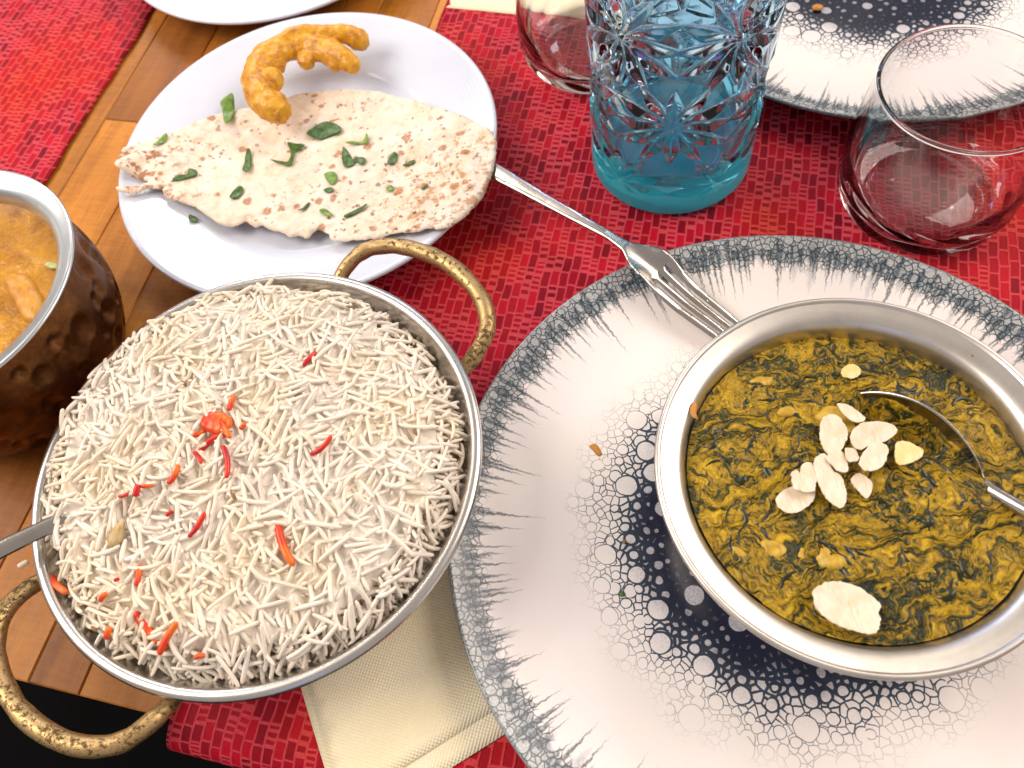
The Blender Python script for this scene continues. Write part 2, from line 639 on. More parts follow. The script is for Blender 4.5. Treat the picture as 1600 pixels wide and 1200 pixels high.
def mat_steel(name='brushed_steel', col=(0.66, 0.63, 0.60), rough=0.24, brush=True):
    n = NT(name)
    co = n.obj()
    x, y, z = n.sep(co)
    r = n.ma('SQRT', n.add(n.mul(x, x), n.mul(y, y)))
    th = n.ma('ARCTAN2', y, x)
    ring = n.noise(n.comb(n.mul(r, 2600.0), n.mul(th, 3.0), n.mul(z, 2600.0)), 1.0, 3, 0.6)
    scr = n.noise(n.vmul(co, (260, 1700, 700)), 1.0, 4, 0.7)
    sm = n.noise(co, 60.0, 4, 0.6)
    pit = n.noise(co, 1500.0, 2, 0.6)
    rr = n.add(rough - 0.06, n.add(n.mul(ring, 0.10), n.mul(sm, 0.10)))
    c = n.mix(n.sstep(sm, 0.35, 0.75), col, tuple(v * 0.82 for v in col))
    n.p(Base_Color=c, Metallic=1.0, Roughness=rr)
    n.bump(n.add(n.add(n.mul(ring, 0.5), n.mul(scr, 0.5)), n.mul(pit, 0.35)), 0.10 if brush else 0.04, 0.0004)
    return n.m


def mat_brass():
    n = NT('worn_brass')
    co = n.obj()
    a = n.noise(co, 420.0, 5, 0.75)
    b = n.noise(co, 75.0, 3, 0.6)
    c0 = n.noise(co, 900.0, 3, 0.7)
    d = n.add(n.mul(a, 0.6), n.add(n.mul(b, 0.25), n.mul(c0, 0.25)))
    dirt = n.sstep(d, 0.555, 0.62)
    pits = n.sstep(n.vor(co, 520.0)['Distance'], 0.22, 0.10)
    pits = n.mul(pits, n.sstep(b, 0.42, 0.55))
    dirt = n.ma('MAXIMUM', dirt, pits)
    col = n.mix(n.lin(c0, 0.3, 0.7), (0.42, 0.27, 0.10), (0.58, 0.40, 0.21))
    col = n.mix(dirt, col, (0.10, 0.062, 0.014))
    n.p(Base_Color=col, Metallic=n.lin(dirt, 0, 1, 0.9, 0.3), Roughness=n.lin(dirt, 0, 1, 0.42, 0.65))
    n.bump(n.add(n.mul(dirt, -0.8), n.mul(c0, 0.5)), 0.55, 0.0006)
    return n.m


def mat_copper():
    n = NT('hammered_copper')
    co = n.obj()
    a = n.noise(co, 45.0, 4, 0.6)
    b = n.noise(co, 300.0, 4, 0.7)
    c = n.ramp(n.add(n.mul(a, 0.7), n.mul(b, 0.3)), [(0.3, (0.055, 0.020, 0.007)), (0.5, (0.14, 0.055, 0.018)), (0.7, (0.30, 0.14, 0.040))])
    n.p(Base_Color=c, Metallic=0.9, Roughness=n.lin(b, 0.3, 0.7, 0.28, 0.48))
    n.bump(b, 0.2, 0.0005)
    return n.m


def mat_rice():
    n = NT('cooked_rice')
    g = n.node('ShaderNodeNewGeometry').outputs['Position']
    a = n.noise(g, 30.0, 3)
    b = n.noise(g, 420.0, 2)
    c = n.mix(n.sstep(a, 0.38, 0.66), (0.96, 0.87, 0.755), (0.95, 0.82, 0.63))
    c = n.mix(n.sstep(b, 0.45, 0.75, 0, 0.45), c, (0.96, 0.91, 0.86))
    n.p(Base_Color=c, Roughness=0.24, Specular_IOR_Level=0.5)
    n.bump(n.noise(g, 1500.0, 2), 0.10, 0.0003)
    tr = n.node('ShaderNodeBsdfTranslucent'); n.set(tr.inputs[0], (0.95, 0.85, 0.70))
    ms = n.node('ShaderNodeMixShader'); n.set(ms.inputs[0], 0.16); n.set(ms.inputs[1], n.b.outputs[0]); n.set(ms.inputs[2], tr.outputs[0])
    n.t.links.new(ms.outputs[0], n.out.inputs['Surface'])
    return n.m


def mat_dyed(name, c1, c2):
    n = NT(name)
    co = n.obj()
    x, y, z = n.sep(co)
    f = n.add(n.lin(x, -0.006, 0.006), n.mul(n.sub(n.noise(co, 350.0, 3), 0.5), 0.9))
    n.p(Base_Color=n.mix(n.sstep(f, 0.25, 0.75), c1, c2), Roughness=0.32, Subsurface_Weight=0.2, Subsurface_Radius=(1, 0.3, 0.1), Subsurface_Scale=0.001)
    return n.m


def mat_saag():
    n = NT('spinach_curry')
    co = n.obj()
    w1 = n.noise(co, 42.0, 3, 0.55, color=True)
    v = n.vadd(co, n.vmul(w1, (0.050, 0.050, 0.01)))
    st = n.noise(n.vmul(v, (75, 260, 120)), 1.0, 6, 0.66, 0.7)
    st2 = n.noise(v, 420.0, 4, 0.65, 0.8)
    pa = n.noise(co, 38.0, 3, 0.55)
    t = n.add(n.mul(st, 0.60), n.add(n.mul(st2, 0.38), n.mul(pa, 0.20)))
    c = n.ramp(t, [(0.49, (0.008, 0.012, 0.001)), (0.548, (0.036, 0.038, 0.002)), (0.578, (0.19, 0.118, 0.001)), (0.63, (0.40, 0.235, 0.002)), (0.73, (0.66, 0.41, 0.008))])
    n.p(Base_Color=c, Roughness=n.lin(st2, 0.3, 0.7, 0.08, 0.34), Specular_IOR_Level=0.4)
    n.bump(n.add(n.mul(st, 0.8), n.mul(st2, 0.6)), 1.0, 0.0020)
    return n.m


def mat_curry():
    n = NT('orange_curry')
    co = n.obj()
    a = n.noise(co, 70.0, 5, 0.65, 0.8)
    b = n.noise(co, 500.0, 3, 0.6)
    c = n.ramp(n.add(n.mul(a, 0.75), n.mul(b, 0.25)), [(0.3, (0.24, 0.085, 0.003)), (0.48, (0.44, 0.185, 0.005)), (0.62, (0.55, 0.25, 0.008)), (0.75, (0.64, 0.33, 0.02))])
    n.p(Base_Color=c, Roughness=0.22, Specular_IOR_Level=0.35)
    n.bump(n.add(a, n.mul(b, 0.4)), 0.6, 0.0016)
    return n.m


def mat_bread():
    n = NT('griddled_flatbread')
    co = n.obj()
    x, y, z = n.sep(co)
    a = n.noise(co, 60.0, 4, 0.6)
    f = n.noise(co, 700.0, 4, 0.7)
    base = n.mix(n.sstep(a, 0.35, 0.65), (0.85, 0.69, 0.54), (0.87, 0.77, 0.67))
    base = n.mix(n.sstep(f, 0.45, 0.75, 0, 0.4), base, (0.70, 0.50, 0.33))
    wob = n.vadd(co, n.vmul(n.noise(co, 240.0, 3, color=True), (0.004, 0.004, 0.0)))

    def spots(mm, rmin, rmax, keep, rnd=1.0):
        o = n.vor(n.vmul(wob, (1, 1, 0)), 1000.0 / mm, 'F1', '2D', rnd)
        p, q, _ = n.sep(o['Color'])
        rad = n.mul(n.lin(p, 0, 1, rmin, rmax), n.ma('GREATER_THAN', q, keep))
        return n.sstep(n.sub(o['Distance'], rad), 0.06, -0.09)
    zone = n.noise(co, 26.0, 2)
    s_big = n.mul(spots(11.0, 0.12, 0.30, 0.74), n.sstep(f, 0.25, 0.55, 0.3, 1.0))
    s_mid = n.mul(spots(5.5, 0.10, 0.24, 0.70), n.sstep(zone, 0.40, 0.52))
    s_small = n.mul(spots(4.2, 0.08, 0.26, 0.80), n.sstep(zone, 0.44, 0.54))
    # the torn left end and the lower right side are toasted more
    left = n.sstep(n.add(x, n.mul(n.sub(a, 0.5), 0.04)), -0.062, -0.088)
    low = n.mul(n.sstep(n.add(x, n.mul(n.sub(a, 0.5), 0.05)), 0.018, 0.055), n.sstep(n.add(y, n.mul(n.sub(a, 0.5), 0.04)), 0.000, -0.022))
    patch = n.sstep(n.noise(co, 150.0, 4, 0.7), 0.50, 0.62)
    base = n.mix(n.sstep(n.noise(co, 170.0, 3, 0.65), 0.48, 0.68, 0, 0.45), base, (0.72, 0.47, 0.28))
    c = n.mix(n.mul(s_big, 0.85), base, (0.40, 0.135, 0.035))
    c = n.mix(n.mul(low, n.mul(patch, 0.8)), c, (0.50, 0.21, 0.06))
    c = n.mix(n.mul(left, n.mul(patch, 0.9)), c, (0.34, 0.12, 0.03))
    char = n.mul(n.sstep(n.noise(co, 85.0, 6, 0.72), 0.60, 0.68), n.sstep(f, 0.35, 0.6))
    c = n.mix(n.mul(char, 0.75), c, (0.36, 0.125, 0.035))
    c = n.mix(n.mul(s_mid, 0.72), c, (0.30, 0.115, 0.045))
    c = n.mix(n.mul(s_small, 0.85), c, (0.17, 0.075, 0.035))
    n.p(Base_Color=c, Roughness=0.62, Subsurface_Weight=0.1, Subsurface_Radius=(1, 0.6, 0.4), Subsurface_Scale=0.001, Specular_IOR_Level=0.3)
    n.bump(n.add(n.mul(f, 0.5), a), 0.5, 0.0012)
    return n.m


def mat_fried():
    n = NT('fried_batter')
    co = n.obj()
    a = n.noise(co, 120.0, 4, 0.65)
    b = n.noise(co, 700.0, 3, 0.6)
    c = n.ramp(n.add(n.mul(a, 0.75), n.mul(b, 0.25)), [(0.34, (0.34, 0.11, 0.006)), (0.45, (0.60, 0.25, 0.006)), (0.56, (0.70, 0.35, 0.010)), (0.75, (0.74, 0.42, 0.02))])
    n.p(Base_Color=c, Roughness=0.38, Coat_Weight=0.15, Coat_Roughness=0.2, Subsurface_Weight=0.1, Subsurface_Radius=(1, 0.4, 0.1), Subsurface_Scale=0.001)
    n.bump(n.add(a, n.mul(b, 0.5)), 0.5, 0.0014)
    return n.m


def mat_leaf(name, dark, light):
    n = NT(name)
    co = n.obj()
    f = n.noise(co, 380.0, 3, 0.6)
    n.p(Base_Color=n.mix(n.sstep(f, 0.35, 0.65), dark, light), Roughness=0.4, Subsurface_Weight=0.08, Subsurface_Scale=0.0006)
    n.bump(f, 0.4, 0.0006)
    return n.m


def mat_almond(name='almond_flesh', c1=(0.77, 0.60, 0.43), c2=(0.83, 0.71, 0.57)):
    n = NT(name)
    co = n.obj()
    st = n.noise(n.vmul(co, (900, 160, 300)), 1.0, 3, 0.6)
    a = n.noise(co, 140.0, 3)
    c = n.mix(n.sstep(a, 0.35, 0.65), c1, c2)
    c = n.mix(n.sstep(st, 0.52, 0.72, 0, 0.55), c, tuple(v * 0.72 for v in c1))
    n.p(Base_Color=c, Roughness=0.42, Subsurface_Weight=0.3, Subsurface_Radius=(1, 0.8, 0.5), Subsurface_Scale=0.0015)
    n.bump(n.add(st, a), 0.25, 0.0006)
    return n.m


def mat_paper():
    n = NT('embossed_paper')
    x, y, z = n.sep(n.obj())
    k = 2 * math.pi / 0.0019
    d = n.mul(n.ma('SINE', n.mul(x, k)), n.ma('SINE', n.mul(y, k)))
    f = n.noise(n.obj(), 900.0, 3, 0.7)
    g = n.noise(n.obj(), 22.0, 3)
    n.p(Base_Color=n.mix(n.sstep(g, 0.35, 0.7), (0.94, 0.81, 0.55), (0.95, 0.86, 0.64)), Roughness=0.85, Specular_IOR_Level=0.15)
    n.bump(n.add(n.mul(d, 0.5), n.add(n.mul(f, 0.3), n.mul(g, 3.0))), 0.55, 0.0007)
    return n.m


def mat_clear_glass():
    n = NT('clear_glass')
    n.p(Base_Color=(1.0, 1.0, 1.0), Roughness=0.0, IOR=1.5, Transmission_Weight=1.0)
    return n.m


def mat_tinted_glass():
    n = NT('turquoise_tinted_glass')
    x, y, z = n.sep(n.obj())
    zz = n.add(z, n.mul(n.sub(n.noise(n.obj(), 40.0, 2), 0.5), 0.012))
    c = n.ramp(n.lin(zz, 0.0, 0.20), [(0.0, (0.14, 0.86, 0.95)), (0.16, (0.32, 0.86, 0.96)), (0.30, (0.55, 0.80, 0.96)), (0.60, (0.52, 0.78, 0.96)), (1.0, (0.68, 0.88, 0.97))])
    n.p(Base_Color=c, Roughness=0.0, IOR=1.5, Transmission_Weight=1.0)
    # milky turquoise painted into the foot for light caught glowing in the glass
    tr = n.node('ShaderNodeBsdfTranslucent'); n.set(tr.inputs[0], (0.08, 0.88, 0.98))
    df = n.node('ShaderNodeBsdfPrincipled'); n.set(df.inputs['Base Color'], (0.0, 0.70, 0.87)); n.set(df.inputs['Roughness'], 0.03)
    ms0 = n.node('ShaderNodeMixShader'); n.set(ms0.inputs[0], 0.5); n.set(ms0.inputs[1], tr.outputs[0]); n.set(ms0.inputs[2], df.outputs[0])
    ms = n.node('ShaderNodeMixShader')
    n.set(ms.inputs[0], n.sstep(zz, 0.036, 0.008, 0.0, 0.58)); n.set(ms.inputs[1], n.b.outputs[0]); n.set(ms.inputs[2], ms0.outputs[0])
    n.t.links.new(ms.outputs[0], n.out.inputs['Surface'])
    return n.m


WOOD, RUNNER, PORC = mat_wood(), mat_runner(), mat_porcelain()
GLAZE_A, GLAZE_B = mat_glaze(0.0), mat_glaze(0.731)
STEEL = mat_steel()
BOWL_STEEL = mat_steel('scratched_bowl_steel', (0.70, 0.655, 0.60), 0.30)
CUTLERY = mat_steel('polished_cutlery_steel', (0.50, 0.465, 0.43), 0.17, False)
BRASS, COPPER, RICE = mat_brass(), mat_copper(), mat_rice()
RED_RICE = mat_dyed('red_dyed_grain', (0.50, 0.006, 0.010), (0.68, 0.030, 0.008))
ORANGE_RICE = mat_dyed('orange_dyed_grain', (0.68, 0.045, 0.006), (0.80, 0.155, 0.010))
SAAG, CURRY, BREAD, FRIED = mat_saag(), mat_curry(), mat_bread(), mat_fried()
LEAF_DARK = mat_leaf('dark_coriander', (0.028, 0.080, 0.012), (0.085, 0.18, 0.030))
LEAF_LIGHT = mat_leaf('light_coriander', (0.10, 0.22, 0.025), (0.22, 0.36, 0.06))
SPINACH = plain('wet_spinach', (0.012, 0.015, 0.002), 0.3, 0.0)
ALMOND = mat_almond()
ALMOND_Y = mat_almond('curry_stained_almond', (0.78, 0.56, 0.20), (0.82, 0.68, 0.36))
PANEER = mat_almond('curry_stained_paneer', (0.46, 0.27, 0.012), (0.64, 0.42, 0.06))
CHICKEN = mat_almond('curry_coated_chicken', (0.50, 0.20, 0.008), (0.60, 0.28, 0.02))
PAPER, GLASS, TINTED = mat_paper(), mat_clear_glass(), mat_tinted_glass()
SEED = plain('brown_cumin', (0.22, 0.12, 0.04), 0.5)
POD = mat_almond('cardamom_husk', (0.42, 0.28, 0.11), (0.58, 0.43, 0.22))
CRUMB = plain('orange_crumb', (0.50, 0.20, 0.02), 0.5)
STAMP = plain('stamped_steel', (0.20, 0.17, 0.14), 0.5, 0.6)
FLOOR = plain('dark_floor', (0.0015, 0.0015, 0.0018), 0.9, 0.0, Specular_IOR_Level=0.1)

TROT = math.radians(-23.9)
EX = np.array([math.cos(TROT), math.sin(TROT)])
EY = np.array([-math.sin(TROT), math.cos(TROT)])


def tw(u, v, z=0.0):
    p = u * EX + v * EY
    return (p[0], p[1], z)


def tl(x, y):
    p = np.array([x, y])
    return (float(p @ EX), float(p @ EY))


# ------------------------------------------------------------------ floor
fl = link('floor', pymesh('floor', [(-4, -4, -0.75), (4, -4, -0.75), (4, 4, -0.75), (-4, 4, -0.75)], [(0, 1, 2, 3)]), FLOOR)
tag(fl, kind='structure')

# ------------------------------------------------------------------ table of glued wooden strips
table = empty('wooden_table', (0, 0, -0.75), TROT)
tag(table, 'brown wooden table top of glued strips under everything', 'table')


def plank_mesh(w, l, t=0.028, b=0.0007):
    V = []
    for (x0, x1, y0, y1, z) in ((0, w, 0, l, -t), (0, w, 0, l, -b), (b, w - b, b, l - b, 0)):
        V += [(x0, y0, z), (x1, y0, z), (x1, y1, z), (x0, y1, z)]
    F = [(3, 2, 1, 0), (8, 9, 10, 11)]
    for a in (0, 4):
        for k in range(4):
            k2 = (k + 1) % 4
            F.append((a + k, a + k2, a + 4 + k2, a + 4 + k))
    return pymesh('plank', V, F)


strips = [-0.80, -0.752, -0.71, -0.665, -0.62, -0.578, -0.535, -0.492, -0.450, -0.4057, -0.361, -0.316, -0.2735, -0.2464, -0.205,
          -0.162, -0.118, -0.075, -0.03, 0.014, 0.058, 0.10, 0.145, 0.19, 0.232, 0.277, 0.32, 0.365, 0.41]
for i, (u0, u1) in enumerate(zip(strips[:-1], strips[1:])):
    v = 0.001
    first = [0.205, 0.29, 0.125, 0.34][i % 4]
    if i == 9:
        first = 0.345
    while v < 1.0:
        l = first if v < 0.01 else random.uniform(0.22, 0.42)
        l = min(l, 1.05 - v)
        if l < 0.03:
            break
        o = link('plank', plank_mesh(u1 - u0 - 0.00025, l - 0.00025), WOOD, table, (u0, v, 0.75 - random.uniform(0, 0.00015)), smooth=False)
        v += l
for (u, v) in ((-0.74, 0.06), (0.35, 0.06), (-0.74, 0.98), (0.35, 0.98)):
    V = []
    for z, s in ((0.0, 0.022), (0.722, 0.032)):
        V += [(u - s, v - s, z), (u + s, v - s, z), (u + s, v + s, z), (u - s, v + s, z)]
    link('leg', pymesh('leg', V, [(3, 2, 1, 0), (4, 5, 6, 7)] + [(k, (k + 1) % 4, 4 + (k + 1) % 4, 4 + k) for k in range(4)]), WOOD, table, smooth=False)


# ------------------------------------------------------------------ runners
def runner_mesh(u0, u1, seed):
    t, R = 0.0011, 0.0105
    path = [(0.98, 0.0006)]
    path += [(v, 0.0006) for v in np.linspace(0.96, 0.014, 110)]
    c = (0.006, 0.0006 - R)
    for a in np.linspace(90, 192, 14):
        path.append((c[0] + R * 1.5 * math.cos(math.radians(a)), c[1] + R * math.sin(math.radians(a))))
    v0, z0 = path[-1]
    for k in range(1, 14):
        path.append((v0 + 0.0007 * k, z0 - 0.012 * k))
    path = np.array(path)
    us = np.linspace(u0, u1, 60)
    d = np.gradient(path, axis=0)
    nrm = np.c_[d[:, 1], -d[:, 0]] / np.hypot(*d.T)[:, None]
    nrm *= np.where(nrm[:60, 1].mean() > 0, 1, -1)
    V, Q = [], []
    m, k = len(path), len(us)
    for s in (t, 0.0):
        for i in range(m):
            w = fbm(us * 14, np.full(k, path[i, 0] * 14), seed, 3) * 0.0008 + 0.0005
            V.append(np.c_[us + 0.0012 * vnoise(np.full(k, path[i, 0] * 60), 0, seed) * ((np.arange(k) == 0) | (np.arange(k) == k - 1)),
                           np.full(k, path[i, 0]) + nrm[i, 0] * (s + w), np.full(k, path[i, 1]) + nrm[i, 1] * (s + w)])
    V = np.concatenate(V)
    N = m * k
    I = np.arange(N).reshape(m, k)
    A = np.stack([I[:-1, :-1], I[1:, :-1], I[1:, 1:], I[:-1, 1:]], -1).reshape(-1, 4)
    Q = [A, A[:, ::-1] + N]
    for e in (I[:, 0], I[:, -1], I[0, :], I[-1, :]):
        Q.append(np.stack([e[:-1], e[1:], e[1:] + N, e[:-1] + N], -1))
    return npmesh('table_runner', V, np.concatenate(Q))


o = link('table_runner', runner_mesh(-0.198, 0.37, 3), RUNNER)
o.rotation_euler.z = TROT
tag(o, 'woven red runner under the speckled plates, fork and glasses', 'table runner', 'red table runners')
o = link('table_runner', runner_mesh(-0.79, -0.4185, 8), RUNNER)
o.rotation_euler.z = TROT
tag(o, 'woven red runner behind the copper pot, beside bare wood', 'table runner', 'red table runners')


# ------------------------------------------------------------------ paper napkins
def napkin(name, poly, z, cx, cy, rz, label, layers):
    e = empty(name, (cx, cy, z), rz)
    tag(e, label, 'napkin', 'paper napkins')
    c, s = math.cos(-rz), math.sin(-rz)
    for k, pl in enumerate(layers):
        q = [((x - cx) * c - (y - cy) * s, (x - cx) * s + (y - cy) * c) for x, y in pl]
        zz = 0.0003 + 0.0011 * k
        me = slab_mesh('layer', q, 0.006, lambda x, y, zz=zz, k=k: zz + 0.0006 * fbm(x * 30, y * 30, k, 3, 5), 0.0006)
        link('layer', me, PAPER, e)
    return e


L0, L1 = np.array(at(478, 1050, 0.002)), np.array(at(520, 1199, 0.002))
dl = (L1 - L0) / np.linalg.norm(L1 - L0)
Bp, Bq = np.array(at(765, 1115, 0.003)), np.array(at(630, 1199, 0.003))
db = (Bq - Bp) / np.linalg.norm(Bq - Bp)
M = np.c_[dl, -db]
t = np.linalg.solve(M, Bq - L0)
K = L0 + dl * t[0]                       # the near corner of the upper fold
lower_q = np.array(at(785, 1150, 0.002))
pr = np.array([-db[1], db[0]])
if (lower_q - Bp) @ pr < 0:
    pr = -pr
offs = (lower_q - Bp) @ pr
up = -db
W = 0.112
upper = [K, K + up * W, K + up * W - dl * W, K - dl * W]
K2 = K + pr * offs + db * 0.004
lower = [K2, K2 + up * W * 0.98, K2 + up * W * 0.98 - dl * W, K2 - dl * W - up * 0.002]
napkin('paper_napkin', None, 0.0021, float(K[0]), float(K[1]), math.atan2(up[1], up[0]),
       'folded cream paper napkin under rice dish and speckled plate', [lower, upper])
a, b = np.array(at(697, 10, 0.003)), np.array(at(806, 22, 0.003))
e1 = (b - a) / np.linalg.norm(b - a)
e2 = np.array([-e1[1], e1[0]])
pl = [a, a + e1 * 0.15, a + e1 * 0.15 + e2 * 0.15, a + e2 * 0.15]
napkin('paper_napkin', None, 0.0021, float(a[0]), float(a[1]), math.atan2(e1[1], e1[0]),
       'cream paper napkin at the far edge, behind the clear tumbler', [pl])


# ------------------------------------------------------------------ plates
def plate_profile(R, rim_z, well_r, well_z, foot_r, t=0.0035):
    top = [(0, well_z), (well_r * 0.9, well_z), (well_r, well_z + 0.0012), (well_r + 0.006, well_z + 0.0045),
           (R * 0.80, rim_z - 0.0065), (R - 0.004, rim_z - 0.0008)]
    lip = [(R - 0.001, rim_z), (R, rim_z - 0.0012), (R - 0.001, rim_z - 0.0026)]
    bot = [(R * 0.80, rim_z - 0.0065 - t), (well_r + 0.004, well_z), (foot_r + 0.006, well_z - t * 0.7), (foot_r + 0.002, 0.0002), (foot_r, 0.0),
           (foot_r - 0.003, 0.0004), (foot_r - 0.005, well_z - t), (0, well_z - t)]
    return smooth_profile(top, 2) + smooth_profile(lip, 1) + smooth_profile(bot, 2)


ZT = 0.0019      # top of the runner cloth
WC = (-0.090, 0.393)
wp = link('white_plate', lathe_mesh('white_plate', plate_profile(0.1167, 0.0215, 0.070, 0.0060, 0.062), 160), PORC, None, (WC[0], WC[1], 0.0012))
tag(wp, 'white porcelain plate holding the flatbread and fried ring', 'plate', 'white porcelain plates')
wp2 = link('white_plate', wp.data, None, None, (-0.098, 0.631, 0.0004))
tag(wp2, 'white porcelain plate at the far edge, only its near rim showing', 'plate', 'white porcelain plates')


def dinner_profile(R=0.1549, rim=0.0195):
    top = [(0, 0.0062)] + [(r, 0.0062 + 0.0004 * (r / 0.09) ** 2) for r in (0.03, 0.06, 0.09)] + [(0.115, 0.0080), (0.135, 0.0125), (0.148, 0.0172), (R - 0.0015, rim)]
    lip = [(R - 0.0004, rim + 0.0001), (R, rim - 0.001), (R - 0.0008, rim - 0.0022)]
    bot = [(0.146, 0.0130), (0.130, 0.0075), (0.108, 0.0035), (0.100, 0.0004), (0.098, 0.0), (0.095, 0.0004), (0.093, 0.0028), (0, 0.0030)]
    return smooth_profile(top, 2) + smooth_profile(lip, 1) + smooth_profile(bot, 2)


DC = (0.109, 0.103)
dme = lathe_mesh('dinner_plate', dinner_profile(), 192)
dp = link('dinner_plate', dme, GLAZE_A, None, (DC[0], DC[1], ZT))
tag(dp, 'cream plate with dark foam-cell glaze under the spinach curry bowl', 'plate', 'speckled glaze plates')
dme2 = lathe_mesh('dinner_plate', dinner_profile(), 128)
dp2 = link('dinner_plate', dme2, GLAZE_B, None, (0.292, 0.456, ZT))
dp2.rotation_euler.z = 2.1
tag(dp2, 'cream plate with dark foam-cell glaze at the far edge behind the tumbler', 'plate', 'speckled glaze plates')


# ------------------------------------------------------------------ flatbread
naan_px = [(183, 262), (181, 248), (196, 228), (222, 212), (250, 200), (276, 184), (312, 166), (352, 150), (392, 142), (430, 132), (470, 121), (540, 117),
           (600, 124), (660, 144), (712, 164), (750, 188), (774, 212), (775, 240), (772, 262), (764, 288), (742, 322), (712, 348), (690, 357), (668, 352), (645, 357),
           (610, 354), (575, 360), (540, 361), (512, 359), (505, 346), (490, 337), (478, 340), (470, 351), (455, 346), (440, 349), (428, 341), (412, 339), (398, 330),
           (385, 333), (372, 326), (352, 335), (330, 331), (308, 316), (285, 305), (252, 296), (243, 284), (222, 287), (206, 297), (188, 297), (178, 291), (200, 287),
           (224, 274), (212, 271), (196, 268)]
naan_xy = [at(x, y, 0.027) for x, y in naan_px]
ncx, ncy = at(470, 245, 0.027)
nxy = [tuple(p) for p in closed_spline(naan_xy, 3)]


def plate_top(x, y):
    r = np.hypot(np.asarray(x) - WC[0], np.asarray(y) - WC[1])
    return np.interp(r, [0, 0.066, 0.076, 0.0934, 0.1127, 0.1167, 0.14], [0.0072, 0.0072, 0.0117, 0.0162, 0.0219, 0.0227, 0.0227])


def naan_mid(x, y):
    x = np.asarray(x, float); y = np.asarray(y, float)
    p = plate_top(x, y)
    lift = 0.65 * p + 0.35 * 0.022 + 0.0022
    b = 0.0020 * fbm(x * 55, y * 55, 1.0, 3, 11) + 0.0007 * fbm(x * 190, y * 190, 2.0, 3, 17)
    lift = np.maximum(lift, p + 0.0036)
    fs = (x - 0.0138) * 0.5944 + (y - 0.3386) * -0.8042
    fw = (x - 0.0138) * 0.8042 + (y - 0.3386) * 0.5944
    fz = np.interp(fs, [-0.075, -0.045, 0.0, 0.045], [0.010, 0.0165, 0.0242, 0.0275]) + 0.0034
    lift = np.maximum(lift, fz - 60 * np.maximum(np.abs(fw) - 0.008, 0) ** 2)
    far = np.clip((x - ncx + 0.075) / -0.03, 0, 1)
    return lift + b + 0.004 * far * np.clip(vnoise(x * 90, y * 90, 0, 4), -0.3, 1)


naan = link('flatbread', slab_mesh('flatbread', nxy, 0.0016, naan_mid, lambda x, y: 0.0026 + 0.0012 * fbm(x * 160, y * 160, 0, 2, 3), 0.0020,
                                   (ncx, ncy, 0.0), 0.00025), BREAD, None, (ncx, ncy, 0))
tag(naan, 'large torn flatbread with brown scorch spots on white plate', 'flatbread')


def naan_top(x, y):
    return float(naan_mid(np.array([x]), np.array([y]))[0]) + 0.0014


def ontop(px, py, zf, z0=0.026):
    """pixel -> point on a surface given by zf, by fixed point iteration"""
    z = z0
    for _ in range(12):
        x, y = at(px, py, z)
        z = 0.5 * z + 0.5 * zf(x, y)
    return x, y, z


# fried batter ring
def remeshed(name, me, voxel, material, loc, disp=None, smooth_it=2):
    o = bpy.data.objects.new(name, me)
    COL.objects.link(o)
    md = o.modifiers.new('r', 'REMESH'); md.mode = 'VOXEL'; md.voxel_size = voxel; md.use_smooth_shade = True
    sm = o.modifiers.new('s', 'SMOOTH'); sm.iterations = smooth_it; sm.factor = 0.5
    dg = bpy.context.evaluated_depsgraph_get()
    new = bpy.data.meshes.new_from_object(o.evaluated_get(dg))
    bpy.data.objects.remove(o)
    n = len(new.vertices)
    co = np.zeros(n * 3, np.float32); new.vertices.foreach_get('co', co); co = co.reshape(-1, 3)
    no = np.zeros(n * 3, np.float32); new.vertices.foreach_get('normal', no); no = no.reshape(-1, 3)
    if disp is not None:
        co = co + no * disp(co)[:, None]
        new.vertices.foreach_set('co', co.ravel().astype(np.float32))
    new.update()
    new.name = name
    new.materials.clear()
    return link(name, new, material, None, loc)


def merge_meshes(name, ms):
    V, F, k = [], [], 0
    for m in ms:
        V += [tuple(v.co) for v in m.vertices]
        F += [tuple(i + k for i in p.vertices) for p in m.polygons]
        k += len(m.vertices)
    return pymesh(name, V, F)


rx, ry = at(470, 110, 0.03)
pieces = []
for pts, rad in (([(446, 178, .034), (425, 168, .035), (405, 145, .035), (402, 118, .034), (415, 92, .033), (440, 76, .033), (475, 72, .033), (515, 82, .032), (545, 98, .031), (556, 108, .030)],
                  [.0062, .0088, .0094, .0090, .0086, .0080, .0080, .0084, .0068, .0036]),
                 ([(430, 75, .036), (460, 58, .037), (500, 52, .036), (535, 53, .034), (560, 62, .031), (571, 71, .029)], [.0055, .0066, .0056, .0060, .0066, .0040])):
    pa = [(*[c - d for c, d in zip(at(x, y, z), (rx, ry))], z - 0.02) for x, y, z in pts]
    sp = spline(pa, 6)
    rr = np.interp(np.linspace(0, len(pts) - 1, len(sp)), range(len(pts)), rad)
    pieces.append(tube_mesh('t', sp, list(rr), 14))
for x, y, z, r in ((428, 98, .033, .0078), (424, 125, .035, .0080), (478, 95, .031, .0058), (525, 100, .030, .0052), (432, 160, .036, .0070), (440, 80, .036, .0072)):
    p = at(x, y, z)
    sp = [(p[0] - rx, p[1] - ry, z - 0.02 - r * 0.95 + r * 1.9 * k / 6) for k in range(7)]
    pieces.append(tube_mesh('t', sp, [max(0.0004, r * math.sqrt(max(0, 1 - ((k - 3) / 3) ** 2))) for k in range(7)], 12))
fr = remeshed('fried_batter_ring', merge_meshes('ring', pieces), 0.0009, FRIED, (rx, ry, 0.02),
              lambda c: 0.0014 * fbm(c[:, 0] * 160, c[:, 1] * 160, c[:, 2] * 160, 4, 21) + 0.0004 * fbm(c[:, 0] * 700, c[:, 1] * 700, c[:, 2] * 700, 2, 5), 3)
tag(fr, 'curled orange fried batter ring lying on the flatbread edge', 'fried snack')

